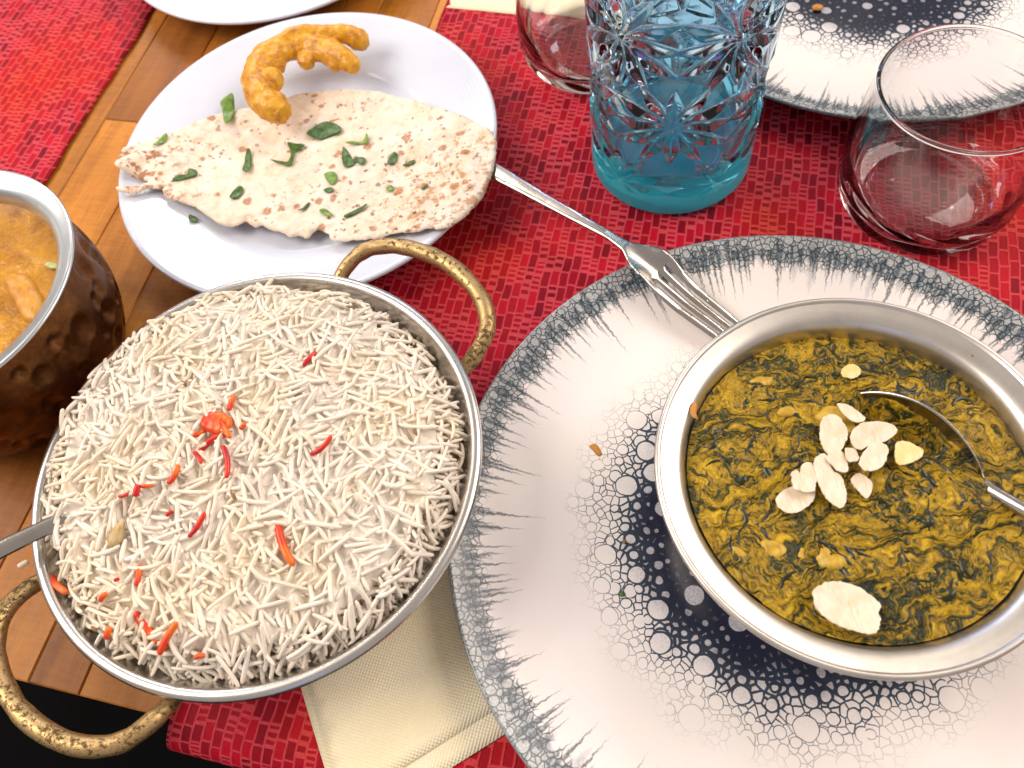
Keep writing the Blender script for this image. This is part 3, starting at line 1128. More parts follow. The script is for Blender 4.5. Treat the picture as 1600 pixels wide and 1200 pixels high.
# coriander scraps
S1 = (170, 150, 4.8); S2 = (490, 90, 4.137); S3 = (350, 20, 5.333)
cori = [
    (S1, [(860, 70), (950, 20), (940, 120), (910, 230), (880, 220), (855, 110)], 1, 'bright green coriander stalk piece left of the fried ring'),
    (S1, [(345, 370), (425, 290), (442, 312), (360, 388)], 1, 'pale green coriander stem near the torn left end of the flatbread'),
    (S1, [(600, 540), (650, 548), (657, 590), (612, 605), (545, 640), (488, 658), (530, 600), (590, 585)], 0, 'dark coriander leaf beside the scorched left end of the flatbread'),
    (S1, [(1008, 565), (1040, 410), (1072, 432), (1062, 578)], 0, 'narrow upright green coriander strip left of the branching sprig'),
    (S1, [(908, 742), (955, 700), (990, 680), (1012, 708), (972, 762), (920, 776)], 0, 'small round coriander leaf at the lower left of the flatbread'),
    (S1, [(603, 893), (650, 905), (670, 935), (612, 952)], 0, 'dark coriander flake lying on the bare white plate'),
    (S1, [(1210, 482), (1280, 490), (1345, 492), (1365, 420), (1335, 345), (1400, 345), (1475, 372), (1400, 420), (1372, 525), (1280, 512)], 0, 'branching coriander sprig in the middle of the flatbread'),
    (S1, [(1422, 862), (1500, 808), (1512, 820), (1450, 868)], 0, 'thin green coriander sliver at the lower edge of the flatbread'),
    (S3, [(690, 1010), (750, 960), (850, 918), (940, 940), (988, 985), (960, 1015), (860, 1040), (800, 1055), (720, 1030)], 0, 'largest dark coriander leaf, just right of the fried ring'),
    (S2, [(185, 575), (215, 600), (242, 640), (272, 680), (230, 706), (190, 692)], 0, 'triangular green coriander leaf right of the middle of the flatbread'),
    (S2, [(268, 640), (320, 645), (340, 670), (310, 696), (265, 668)], 0, 'dark crumpled coriander bit touching the triangular leaf'),
    (S2, [(478, 692), (495, 640), (520, 615), (545, 632), (525, 690)], 0, 'small green coriander leaf alone in the right half of the flatbread'),
    (S2, [(575, 692), (648, 662), (655, 682), (600, 702)], 0, 'thin coriander sliver farthest right on the flatbread'),
    (S2, [(215, 555), (320, 540), (345, 498), (358, 548), (300, 562), (230, 570)], 1, 'forked light green stem above the triangular coriander leaf'),
    (S2, [(68, 750), (140, 738), (148, 798), (108, 818)], 1, 'pale square coriander bit below the middle of the flatbread'),
    (S2, [(202, 1022), (330, 957), (342, 975), (225, 1034)], 0, 'long thin coriander sliver near the bottom edge of the flatbread'),
    (S2, [(38, 988), (80, 980), (132, 1030), (65, 1016)], 1, 'light green coriander bit at the ragged bottom edge'),
    (S2, [(468, 850), (498, 822), (518, 848), (492, 872)], 1, 'round lime green coriander bit in the lower right of the flatbread'),
    (S2, [(62, 850), (112, 838), (134, 866), (90, 874)], 0, 'small dark coriander bit below the pale square one'),
    (S2, [(692, 848), (722, 822), (744, 826), (712, 852)], 0, 'tiny dark coriander bit near the toasted lower right corner'),
]
for (ox, oy, s), pts, lt, lab in cori:
    px = crop(pts, ox, oy, s)
    cx = sum(p[0] for p in px) / len(px); cy = sum(p[1] for p in px) / len(px)
    onplate = 'bare white plate' in lab
    zf = (lambda x, y: float(plate_top(x, y)) + 0.0004) if onplate else naan_top
    X, Y, Z = ontop(cx, cy, zf)
    poly = [at(a, b, Z + 0.0006) for a, b in px]
    tx, ty = rng.normal(0, 0.12, 2)
    me = slab_mesh('coriander_leaf', [tuple(p) for p in closed_spline(poly, 3)], 0.0011,
                   lambda x, y: ((plate_top(x, y) + 0.0004 if onplate else naan_mid(x, y) + 0.0014) + 0.0006 + np.abs((x - X) * tx + (y - Y) * ty) + 0.0004 * fbm(x * 400, y * 400, X * 100, 2)),
                   0.0005, None, (X, Y, Z))
    tag(link('coriander_leaf', me, LEAF_LIGHT if lt else LEAF_DARK, None, (X, Y, Z)), lab, 'herb', 'coriander scraps on the flatbread plate')


# ------------------------------------------------------------------ fork
f0 = np.array([0.0138, 0.3386]); f1 = np.array([0.1118, 0.2060])
fd = (f1 - f0) / np.linalg.norm(f1 - f0)
fn = np.array([-fd[1], fd[0]])
FL = float(np.linalg.norm(f1 - f0))
NECK = float((np.array([0.0712, 0.262]) - f0) @ fd)
START = -0.045
half = [(START, 0.0075), (START + 0.004, 0.0090), (START + 0.02, 0.0078), (0.0, 0.0056), (0.03, 0.0042), (NECK - 0.022, 0.0031), (NECK - 0.006, 0.0025),
        (NECK + 0.004, 0.0034), (NECK + 0.012, 0.0078), (NECK + 0.020, 0.0100), (NECK + 0.028, 0.0106)]
TS, TE = NECK + 0.026, FL + 0.012
slots = 3
outl = [(START - 0.001, 0.004)] + half
tip_w = 0.0080
for k in range(4):       # tines from +w to -w
    def wpos(frac, s):
        wd = np.interp(s, [TS, TE], [0.0105, tip_w])
        return wd * frac
    a0, a1 = 1 - k * 0.5 - (0.0 if k == 0 else 0.10), 1 - (k + 1) * 0.5 + 0.10 - (0.10 if k == 3 else 0.0)
    a0 = 1 - k * (2 / 4) - (0.075 if k else 0); a1 = 1 - (k + 1) * (2 / 4) + (0.075 if k < 3 else 0)
    if k:
        outl.append((TS + 0.001, wpos(a0 + 0.0, TS)))
    outl += [(TE - 0.016, wpos(a0, TE - 0.016)), (TE - 0.003, wpos(a0 - 0.08, TE)), (TE, wpos((a0 + a1) / 2, TE)), (TE - 0.003, wpos(a1 + 0.08, TE)),
             (TE - 0.016, wpos(a1, TE - 0.016))]
    if k < 3:
        outl += [(TS + 0.001, wpos(a1, TS)), (TS - 0.0006, wpos(1 - (k + 1) * 0.5, TS))]
outl += [(s, -w) for s, w in half[::-1]] + [(START - 0.001, -0.004)]


def fork_z(s, w):
    zc = np.interp(s, [START, 0.0, 0.045, NECK - 0.01, NECK + 0.004, NECK + 0.02, NECK + 0.045, TE], [0.0165, 0.0242, 0.0275, 0.0312, 0.0308, 0.0265, 0.0190, 0.0125])
    ks = np.exp(-((s - (NECK + 0.020)) / 0.012) ** 2)
    return zc + 6.0 * w * w * (8 * ks) - 12.0 * w * w * (s < NECK - 0.01)


fork = empty('fork', (f0[0], f0[1], 0.0), math.atan2(fd[1], fd[0]))
tag(fork, 'steel fork bridging the white plate and the speckled plate', 'fork')
link('fork_body', slab_mesh('fork_body', outl, 0.0009, fork_z, 0.0021, 0.0012), CUTLERY, fork)
tc = bpy.data.curves.new('stamped_mark', 'FONT')
tc.body = 'STAINLESS'
tc.size = 0.0030
tc.align_x = 'CENTER'; tc.align_y = 'CENTER'
tc.extrude = 0.00004
to = bpy.data.objects.new('t', tc)
COL.objects.link(to)
tm = bpy.data.meshes.new_from_object(to.evaluated_get(bpy.context.evaluated_depsgraph_get()))
bpy.data.objects.remove(to)
for v in tm.vertices:
    x, y = v.co.x, v.co.y
    v.co.z += float(fork_z(np.array([0.030 + x]), np.array([y]))[0]) + 0.00105
    v.co.x = 0.030 + x
tm.materials.clear()
tag(link('stamped_mark', tm, STAMP, fork, smooth=False), 'small row of stamped capital letters on the fork handle')


# ------------------------------------------------------------------ rice dish
RC = (-0.120, 0.174)
RZ = 0.0470          # rim tube centre height above the table
dish = empty('rice_dish', (RC[0], RC[1], 0.0014))
tag(dish, 'round steel serving dish with two brass handles, full of rice', 'serving dish')
prof = smooth_profile([(0, 0.0), (0.050, 0.0), (0.066, 0.004), (0.082, 0.020), (0.0935, 0.036), (0.0990, RZ - 0.0015)], 3)
prof_in = smooth_profile([(0.0975, RZ), (0.0922, 0.0368), (0.0805, 0.0212), (0.065, 0.0055), (0.049, 0.0015), (0, 0.0015)], 3)
link('bowl', lathe_mesh('bowl', prof + prof_in, 160), STEEL, dish)
tp = [(0.1001 + 0.0028 * math.cos(a), RZ + 0.0024 * math.sin(a)) for a in np.linspace(0, 2 * math.pi, 17)]
link('rim', lathe_mesh('rim', tp, 192), STEEL, dish)
for mid in (41.0, 221.0):
    hp = []
    for da, r, z in ((24.5, 0.0965, 0.036), (24.5, 0.1035, 0.0385), (22.8, 0.1135, 0.0425), (19.2, 0.1235, 0.0455), (12.5, 0.1298, 0.0470), (4, 0.1325, 0.0475),
                     (-4, 0.1325, 0.0475), (-12.5, 0.1298, 0.0470), (-19.2, 0.1235, 0.0455), (-22.8, 0.1135, 0.0425), (-24.5, 0.1035, 0.0385), (-24.5, 0.0965, 0.036)):
        a = math.radians(mid + da)
        hp.append((r * math.cos(a), r * math.sin(a), z - 0.0014))
    sp = spline(hp, 7)
    rad = [0.0037 + 0.0005 * math.sin(math.pi * i / (len(sp) - 1)) + 0.0003 * vnoise(i * 0.4, mid)[()] for i in range(len(sp))]
    h = link('handle', tube_mesh('handle', sp, rad, 18), BRASS, dish)
    for sgn in (1, -1):
        a = math.radians(mid + 24.5 * sgn)
        c = Vector((0.0962 * math.cos(a), 0.0962 * math.sin(a), 0.0335))
        out = Vector((math.cos(a), math.sin(a), 0)); tan = Vector((-math.sin(a), math.cos(a), 0)); zz = Vector((0, 0, 1))
        V = []
        for dep, s in ((-0.003, 1.0), (0.0016, 1.0), (0.0024, 0.8)):
            for k in range(16):
                q = 2 * math.pi * k / 16
                V.append(c + out * (dep + 0.25 * math.sin(q) * 0.008) + tan * (0.0095 * s * math.cos(q)) + zz * (0.0068 * s * math.sin(q)))
        F = [tuple(32 + k for k in range(16))] + [(j * 16 + k, j * 16 + (k + 1) % 16, (j + 1) * 16 + (k + 1) % 16, (j + 1) * 16 + k) for j in (0, 1) for k in range(16)]
        link('mounting_plate', pymesh('mounting_plate', V, F), BRASS, h)

# ------------------------------------------------------------------ rice heap: grains settled one by one on a height map
DZ = 0.0014
RES = 0.0006
GN = 360
half_w = GN * RES / 2


def base_h(x, y):
    r = np.hypot(x, y)
    edge = 0.0935 + 0.003 * vnoise(x * 40, y * 40, 0, 2)
    ang_r = (x * math.cos(math.radians(38)) + y * math.sin(math.radians(38))) / 0.095      # towards the upper right handle: rice lies lower
    ang_f = (x * math.cos(math.radians(-112)) + y * math.sin(math.radians(-112))) / 0.095
    top = 0.0470 + 0.0105 * (1 - np.clip(r / 0.095, 0, 1.2) ** 2) + 0.0018 * fbm(x * 45, y * 45, 3, 3, 9)
    top = top - 0.0065 * np.clip(ang_r, 0, 1) ** 2 - 0.0045 * np.clip(ang_f, 0, 1) ** 2 + 0.0018 * np.clip(-ang_r, 0, 1) + 0.0075 * np.clip((x * math.cos(2.1) + y * math.sin(2.1)) / 0.095, 0, 1)
    fall = np.clip((r - (edge - 0.010)) / 0.012, 0, 1)
    return top - 0.0085 * fall ** 2 - 0.0052


gx, gy = np.meshgrid((np.arange(GN) + 0.5) * RES - half_w, (np.arange(GN) + 0.5) * RES - half_w, indexing='ij')
HM = base_h(gx, gy)
rr_ = np.hypot(gx, gy)
HM0 = HM.copy()
HM = np.where(rr_ > 0.0972, np.maximum(0.0495 + DZ - 0.0012, 0), HM)


def hm(x, y):
    i = np.clip(((x + half_w) / RES).astype(int), 0, GN - 1); j = np.clip(((y + half_w) / RES).astype(int), 0, GN - 1)
    return HM[i, j]


RINGS = np.array([-0.5, -0.475, -0.40, -0.22, 0.0, 0.22, 0.40, 0.475, 0.5])
RADP = np.array([0.0, 0.64, 0.92, 1.0, 1.0, 0.98, 0.88, 0.58, 0.0])
SIDES = 7
BENDS = [-0.06, -0.035, -0.015, 0.02, 0.045, 0.075, 0.14, -0.12]


def grain_template(bend, seed):
    V, Q, T = [], [], []
    ring_idx = []
    for k, (t, rp) in enumerate(zip(RINGS, RADP)):
        cy = bend * (1 - (2 * t) ** 2)
        cz = 0.04 * math.sin(3 * t + seed)
        if rp == 0:
            V.append((t, cy, cz)); ring_idx.append([len(V) - 1])
        else:
            ids = []
            for s in range(SIDES):
                a = 2 * math.pi * s / SIDES
                V.append((t, cy + rp * 0.5 * math.cos(a) * 0.20, cz + rp * 0.5 * math.sin(a) * 0.20))
                ids.append(len(V) - 1)
            ring_idx.append(ids)
    for A, B in zip(ring_idx[:-1], ring_idx[1:]):
        for s in range(SIDES):
            s2 = (s + 1) % SIDES
            if len(A) == 1:
                T.append((A[0], B[s2], B[s]))
            elif len(B) == 1:
                T.append((A[s], A[s2], B[0]))
            else:
                Q.append((A[s], A[s2], B[s2], B[s]))
    return np.array(V), np.array(Q), np.array(T)


TEMPL = [grain_template(b, i) for i, b in enumerate(BENDS)]
TT = np.linspace(-0.5, 0.5, 9)
TF = np.linspace(-0.48, 0.48, 25)
YF = 5.0 * fbm(gx * 38, gy * 38, 7.0, 2, 77)


def yaw_field(x, y):
    return float(YF[min(GN - 1, max(0, int((x + half_w) / RES))), min(GN - 1, max(0, int((y + half_w) / RES)))])


grains = []
NG = 6400
disc = [(i, j) for i in range(-2, 3) for j in range(-2, 3)]
DI = np.array([d[0] for d in disc]); DJ = np.array([d[1] for d in disc])
for g in range(NG):
    L = float(np.clip(rng.normal(0.0130, 0.0034), 0.0045, 0.0200))
    rad = float(rng.uniform(0.00082, 0.00108))
    k = int(rng.integers(0, len(BENDS)))
    best = None
    for c in range(3):
        q = rng.random(); ph = rng.random() * 2 * math.pi
        R0 = 0.0925 * math.sqrt(q)
        x0, y0 = R0 * math.cos(ph), R0 * math.sin(ph)
        yaw = (yaw_field(x0, y0) + rng.normal(0, 0.62)) if rng.random() < 0.6 else rng.random() * 6.283
        cs, sn = math.cos(yaw), math.sin(yaw)
        lx, ly = TT * L, BENDS[k] * L * (1 - (2 * TT) ** 2)
        X, Y = x0 + lx * cs - ly * sn, y0 + lx * sn + ly * cs
        if np.hypot(X, Y).max() > 0.1005:
            continue
        h = hm(X, Y)
        b = float((lx * h).sum() / (lx * lx).sum()) + rng.normal(0, 0.13)
        b = min(0.8, max(-0.8, b))
        a = float(np.sort(h - b * lx)[6]) + rad * 0.55
        sc = a - HM0[int((x0 + half_w) / RES), int((y0 + half_w) / RES)]
        if best is None or sc < best[0]:
            best = (sc, x0, y0, yaw, a, float(b))
    if best is None:
        continue
    sc, x0, y0, yaw, a, b = best
    cs, sn = math.cos(yaw), math.sin(yaw)
    lx, ly = TF * L, BENDS[k] * L * (1 - (2 * TF) ** 2)
    X, Y, Z = x0 + lx * cs - ly * sn, y0 + lx * sn + ly * cs, a + b * lx
    I = ((X + half_w) / RES).astype(int)[:, None] + DI[None]; J = ((Y + half_w) / RES).astype(int)[:, None] + DJ[None]
    I = np.clip(I, 0, GN - 1); J = np.clip(J, 0, GN - 1)
    dx = (I + 0.5) * RES - half_w - X[:, None]; dy = (J + 0.5) * RES - half_w - Y[:, None]
    d2 = dx * dx + dy * dy
    top = np.where(d2 < rad * rad, Z[:, None] + np.sqrt(np.maximum(rad * rad - d2, 0)), -1)
    np.maximum.at(HM, (I.ravel(), J.ravel()), top.ravel())
    grains.append((k, x0, y0, a, yaw, b, L, rad))

# how exposed each grain is
expo = []
for (k, x0, y0, a, yaw, b, L, rad) in grains:
    cs, sn = math.cos(yaw), math.sin(yaw)
    lx, ly = TF * L, BENDS[k] * L * (1 - (2 * TF) ** 2)
    X, Y, Z = x0 + lx * cs - ly * sn, y0 + lx * sn + ly * cs, a + b * lx + rad
    expo.append(float((hm(X, Y) < Z + 0.00035).mean()) * L)
order = np.argsort(-np.array(expo))
top300 = set(order[:300].tolist())


def grain_matrix(k, x0, y0, a, yaw, b, L, rad):
    pitch = -math.atan(b)
    s = rad / 0.1
    return Matrix.Translation((x0, y0, a)) @ Matrix.Rotation(yaw, 4, 'Z') @ Matrix.Rotation(pitch, 4, 'Y') @ Matrix.Diagonal((L, L if False else L, s, 1))


heap = empty('rice_heap', (RC[0], RC[1], 0.0))
tag(heap, 'heap of white long grain rice with red and orange grains in steel dish', 'rice')


# templates: y bend is in units of L, the cross-section in units of the diameter -> build per variant with fixed L, rad
def grain_world(k, L, rad):
    V, Q, T = TEMPL[k]
    bend = BENDS[k]
    t = V[:, 0]
    cy = bend * (1 - (2 * t) ** 2)
    W = np.empty_like(V)
    W[:, 0] = t * L
    W[:, 1] = cy * L + (V[:, 1] - cy) * rad * 10
    W[:, 2] = V[:, 2] * rad * 10
    return W


def bulk_mesh(name, lst):
    VV, QQ, TTi, off = [], [], [], 0
    for (k, x0, y0, a, yaw, b, L, rad) in lst:
        W = grain_world(k, L, rad)
        p = -math.atan(b)
        cp, spn = math.cos(p), math.sin(p)
        X = W[:, 0] * cp + W[:, 2] * spn; Z = -W[:, 0] * spn + W[:, 2] * cp
        cs, sn = math.cos(yaw), math.sin(yaw)
        VV.append(np.c_[X * cs - W[:, 1] * sn + x0, X * sn + W[:, 1] * cs + y0, Z + a])
        QQ.append(TEMPL[k][1] + off); TTi.append(TEMPL[k][2] + off); off += len(W)
    return npmesh(name, np.concatenate(VV), np.concatenate(QQ), np.concatenate(TTi))


bulk = link('rice_grains', bulk_mesh('rice_grains', [g for i, g in enumerate(grains) if i not in top300]), RICE, heap)
tag(bulk, kind='stuff')
shared = {}
for i in top300:
    k, x0, y0, a, yaw, b, L, rad = grains[i]
    if k not in shared:
        V, Q, T = TEMPL[k]
        shared[k] = npmesh('rice_grain', grain_world(k, 0.0108, 0.0011), Q, T)
    o = link('rice_grain', shared[k], RICE, heap)
    s = L / 0.0108
    o.matrix_local = Matrix.Translation((x0, y0, a)) @ Matrix.Rotation(yaw, 4, 'Z') @ Matrix.Rotation(-math.atan(b), 4, 'Y') @ Matrix.Diagonal((s, rad / 0.0011, rad / 0.0011, 1))
# the packed rice under the loose grains
GC = 170
cg = np.linspace(-0.094, 0.094, GC)
cx_, cy_ = np.meshgrid(cg, cg, indexing='ij')
ok = np.hypot(cx_, cy_) < 0.0925
idm = -np.ones((GC, GC), int); idm[ok] = np.arange(ok.sum())
sm_ = HM.copy()
for _ in range(14):
    sm_ = (sm_ + np.roll(sm_, 1, 0) + np.roll(sm_, -1, 0) + np.roll(sm_, 1, 1) + np.roll(sm_, -1, 1)) / 5
ii_ = np.clip(((cx_ + half_w) / RES).astype(int), 0, GN - 1); jj_ = np.clip(((cy_ + half_w) / RES).astype(int), 0, GN - 1)
zc = np.maximum(base_h(cx_, cy_), np.where(np.hypot(cx_, cy_) < 0.084, sm_[ii_, jj_] - 0.0011, 0))
Vc = np.c_[cx_[ok], cy_[ok], zc[ok]]
q = np.stack([idm[:-1, :-1], idm[1:, :-1], idm[1:, 1:], idm[:-1, 1:]], -1).reshape(-1, 4)
q = q[(q >= 0).all(1)]
link('packed_rice', npmesh('packed_rice', Vc, q), RICE, heap)


def rice_top(x, y):
    return float(hm(np.array([x - RC[0]]), np.array([y - RC[1]]))[0])


dyed = [
    ((478, 578), (497, 555), 0, 1.0, 'red'), ((484, 711), (523, 686), 0, 1.0, 'red'), ((294, 840), (327, 804), 0, 1.0, 'red'), ((438, 822), (460, 884), 1, 1.5, 'orange'),
    ((217, 918), (222, 884), 1, 1.1, 'orange'), ((306, 709), (317, 726), 0, 0.9, 'red'), ((314, 708), (358, 682), 0, 1.3, 'red'), ((352, 700), (355, 748), 0, 1.1, 'red'),
    ((265, 758), (283, 729), 1, 1.1, 'orange'), ((213, 778), (221, 760), 0, 1.2, 'red'), ((188, 778), (205, 774), 0, 0.7, 'red'), ((224, 763), (243, 760), 1, 0.8, 'orange'),
    ((260, 806), (271, 800), 0, 0.8, 'red'), ((84, 900), (121, 934), 1, 1.4, 'orange'), ((156, 940), (173, 930), 1, 1.1, 'orange'), ((212, 953), (256, 1010), 1, 1.7, 'orange'),
    ((249, 1024), (285, 975), 1, 1.3, 'orange'), ((166, 1000), (178, 981), 1, 1.3, 'orange'), ((307, 1030), (323, 1026), 1, 1.0, 'orange'), ((362, 646), (367, 618), 1, 1.1, 'orange'),
    ((305, 684), (322, 676), 1, 1.0, 'orange'), ((377, 673), (390, 664), 1, 0.9, 'orange'), ((345, 652), (366, 690), 1, 1.2, 'orange'), ((182, 909), (190, 906), 0, 0.7, 'red'),
]
for (p0, p1, cl, w, nm) in dyed:
    m = ((p0[0] + p1[0]) / 2, (p0[1] + p1[1]) / 2)
    X, Y, Z = ontop(m[0], m[1], rice_top, 0.054)
    Z += 0.0019
    a0, a1 = np.array(at(*p0, Z)), np.array(at(*p1, Z))
    L = float(np.linalg.norm(a1 - a0)) * 1.04
    rad = 0.00118 * w
    k = int(rng.integers(0, len(BENDS)))
    V, Q, T = TEMPL[k]
    o = link('dyed_rice_grain', npmesh('dyed_rice_grain', grain_world(k, L, rad), Q, T), ORANGE_RICE if cl else RED_RICE, heap)
    s = (rice_top(*a1) - rice_top(*a0)) / max(L, 1e-4)
    o.matrix_local = (Matrix.Translation((X - RC[0], Y - RC[1], Z)) @ Matrix.Rotation(math.atan2(*(a1 - a0)[::-1]), 4, 'Z') @
                      Matrix.Rotation(-math.atan(float(np.clip(s, -0.25, 0.25))), 4, 'Y'))
    o['label'] = 'rice grain dyed bright ' + nm
# orange clump in the middle
X, Y, Z = ontop(343, 664, rice_top, 0.056)
pl = [at(x, y, Z) for x, y in ((322, 655), (336, 647), (355, 650), (367, 660), (362, 676), (345, 683), (326, 678), (318, 668))]
o = link('dyed_rice_clump', slab_mesh('dyed_rice_clump', [tuple(p) for p in closed_spline(pl, 3)], 0.0012,
                                      lambda x, y: Z + 0.0030 + 0.0012 * fbm(x * 300, y * 300, 0, 2), 0.0046, 0.0045, (X, Y, Z)), ORANGE_RICE, heap)
o.location = (X - RC[0], Y - RC[1], Z)
o['label'] = 'orange dyed lump in the middle of the rice'
# cardamom pod and cumin seeds
X, Y, Z = ontop(182, 836, rice_top, 0.055)
a0, a1 = np.array(at(174, 856, Z)), np.array(at(194, 812, Z))
sp = [(*(a0 - (X, Y) + (a1 - a0) * k / 8), 0.0004) for k in range(9)]
o = link('cardamom_pod', tube_mesh('cardamom_pod', sp, [0.0006, 0.0024, 0.0032, 0.0034, 0.0033, 0.0029, 0.0022, 0.0014, 0.0004], 10, True, 0.7), POD, None, (X, Y, Z))
tag(o, 'tan cardamom pod half buried in rice beside the spoon handle', 'spice')
seeds = [((156, 712), (168, 720), 'upper left of'), ((461, 621), (474, 616), 'below the upper red grain in'), ((285, 596), (292, 604), 'above the orange lump in'),
         ((361, 769), (369, 781), 'just below the red grains at the middle of'), ((541, 479), (556, 482), 'at the back edge of'), ((646, 668), (652, 682), 'near the right rim of'),
         ((143, 979), (152, 987), 'at the lower left edge of')]
for p0, p1, where in seeds:
    X, Y, Z = ontop((p0[0] + p1[0]) / 2, (p0[1] + p1[1]) / 2, rice_top, 0.054)
    a0, a1 = np.array(at(*p0, Z)), np.array(at(*p1, Z))
    sp = [(*(a0 - (X, Y) + (a1 - a0) * k / 6), 0.0003) for k in range(7)]
    o = link('cumin_seed', tube_mesh('cumin_seed', sp, [0.0002, 0.0006, 0.0008, 0.00085, 0.0008, 0.0006, 0.0002], 8), SEED, None, (X, Y, Z))
    tag(o, 'tiny brown cumin seed ' + where + ' the rice', 'spice', 'cumin seeds in the rice')
# one stray grain on the outside of the rim
X, Y = at(40, 883, 0.044)
V, Q, T = TEMPL[3]
o = link('stray_rice_grain', npmesh('stray_rice_grain', grain_world(3, 0.0045, 0.0013), Q, T), RICE, None, (X, Y, 0.0455))
o.rotation_euler = (0, 0, 0.6)
tag(o, 'single rice grain clinging to the dish above the left handle', 'rice grain')


# ------------------------------------------------------------------ spoons
def spoon(name, label, tip, direction, bowl_l, bowl_w, depth, handle, roll, z0, pitch):
    """bowl with its tip at the origin, long axis along +x; handle: list of (s, z, half width)"""
    e = empty(name, (tip[0], tip[1], z0))
    e.rotation_euler = (Matrix.Rotation(direction, 3, 'Z') @ Matrix.Rotation(pitch, 3, 'Y') @ Matrix.Rotation(roll, 3, 'X')).to_euler()
    tag(e, label, 'spoon', 'serving spoons')
    nu, nv = 36, 20
    V, Q = [], []
    t = 0.0011
    for sgn in (0, 1):
        for i in range(nu + 1):
            s = i / nu
            x = bowl_l * s
            w = bowl_w * 0.5 * math.sin(math.pi * min(1.0, s)) ** 0.62 * (1.05 - 0.18 * s)
            nk = min(1, max(0, (s - 0.80) / 0.2))
            w = max(w, 0.0004, 0.0036 * nk * nk * (3 - 2 * nk))
            for j in range(nv + 1):
                q = j / nv * 2 - 1
                dz = -depth * (1 - q * q) * (math.sin(math.pi * min(1.0, s)) ** 0.7)
                V.append((x, q * w, dz - sgn * t))
    I = np.arange((nu + 1) * (nv + 1)).reshape(nu + 1, nv + 1)
    N = I.size
    A = np.stack([I[:-1, :-1], I[1:, :-1], I[1:, 1:], I[:-1, 1:]], -1).reshape(-1, 4)
    Q = [A, A[:, ::-1] + N]
    for ed in (I[:, 0], I[:, -1][::-1], I[0, :][::-1], I[-1, :]):
        Q.append(np.stack([ed[:-1], ed[:-1] + N, ed[1:] + N, ed[1:]], -1))
    link('bowl', npmesh('bowl', V, np.concatenate(Q)), CUTLERY, e)
    hp = spline([(s, z, w) for s, z, w in handle], 8)
    V, F = [], []
    for s, z, w in hp:
        for dy, dz in ((-w, -0.0004), (-w * 0.8, 0.0009), (0, 0.0012), (w * 0.8, 0.0009), (w, -0.0004), (w * 0.8, -0.0010), (0, -0.0012), (-w * 0.8, -0.0010)):
            V.append((s, dy, z + dz))
    n = len(hp)
    for i in range(n - 1):
        for k in range(8):
            F.append((i * 8 + k, (i + 1) * 8 + k, (i + 1) * 8 + (k + 1) % 8, i * 8 + (k + 1) % 8))
    F += [tuple(range(8)), tuple((n - 1) * 8 + k for k in range(7, -1, -1))]
    link('handle', pymesh('handle', V, F), CUTLERY, e)
    return e


h0, h1 = np.array(at(0, 862, 0.062)), np.array(at(140, 793, 0.0545))
hd = (h0 - h1) / np.linalg.norm(h0 - h1)
slope = (0.0625 - 0.0550) / np.linalg.norm(h0 - h1)
tip = h1 - hd * 0.070
spoon('rice_spoon', 'steel spoon handle sticking out of the rice at the left rim', tip, math.atan2(hd[1], hd[0]), 0.058, 0.036, 0.008,
      [(0.0575, -0.0004, 0.0036), (0.064, 0.000, 0.0032), (0.085, 0.0005, 0.0036), (0.12, 0.001, 0.0044), (0.17, 0.000, 0.0065), (0.185, -0.001, 0.0050), (0.188, -0.001, 0.002)],
      math.radians(-14), 0.0556 - slope * 0.070, -math.atan(slope))

# ------------------------------------------------------------------ bowl of spinach curry
SC = (0.127, 0.105)
SZ = 0.0625
sb = empty('curry_bowl', (SC[0], SC[1], ZT + 0.0064))
tag(sb, 'steel bowl with wide flat rim on the speckled plate, holding spinach curry', 'bowl')
zr = SZ - (ZT + 0.0064)
po = smooth_profile([(0, 0.0), (0.034, 0.0), (0.044, 0.004), (0.058, 0.020), (0.0675, 0.036), (0.0690, zr - 0.0065), (0.0710, zr - 0.0032), (0.0778, zr - 0.0006)], 3)
lip = [(0.0790 + 0.0013 * math.cos(a), zr + 0.0002 + 0.0013 * math.sin(a)) for a in np.linspace(-2.2, 2.4, 12)]
pi_ = smooth_profile([(0.0776, zr + 0.0004), (0.0722, zr - 0.0010), (0.0688, zr - 0.0030), (0.0668, zr - 0.0080), (0.0655, 0.036), (0.056, 0.021), (0.042, 0.006), (0.032, 0.0018), (0, 0.0018)], 3)
link('bowl_shell', lathe_mesh('bowl_shell', po + lip + pi_, 192), BOWL_STEEL, sb)
# small rivet hole mark in the rim
hx, hy = at(1522, 553, SZ)
me = lathe_mesh('rim_pit', [(0, 0.0003), (0.0008, 0.0003), (0.0011, 0.0), (0, -0.0002)], 12)
link('rim_pit', me, SEED, sb, (hx - SC[0], hy - SC[1], zr - 0.0010))

spoon_tip = np.array(at(1325, 597, 0.0575))
spoon_end = np.array(at(1566, 736, 0.0600))
sd_ = (spoon_end - spoon_tip) / np.linalg.norm(spoon_end - spoon_tip)
sn_ = np.array([-sd_[1], sd_[0]])           # towards the far side


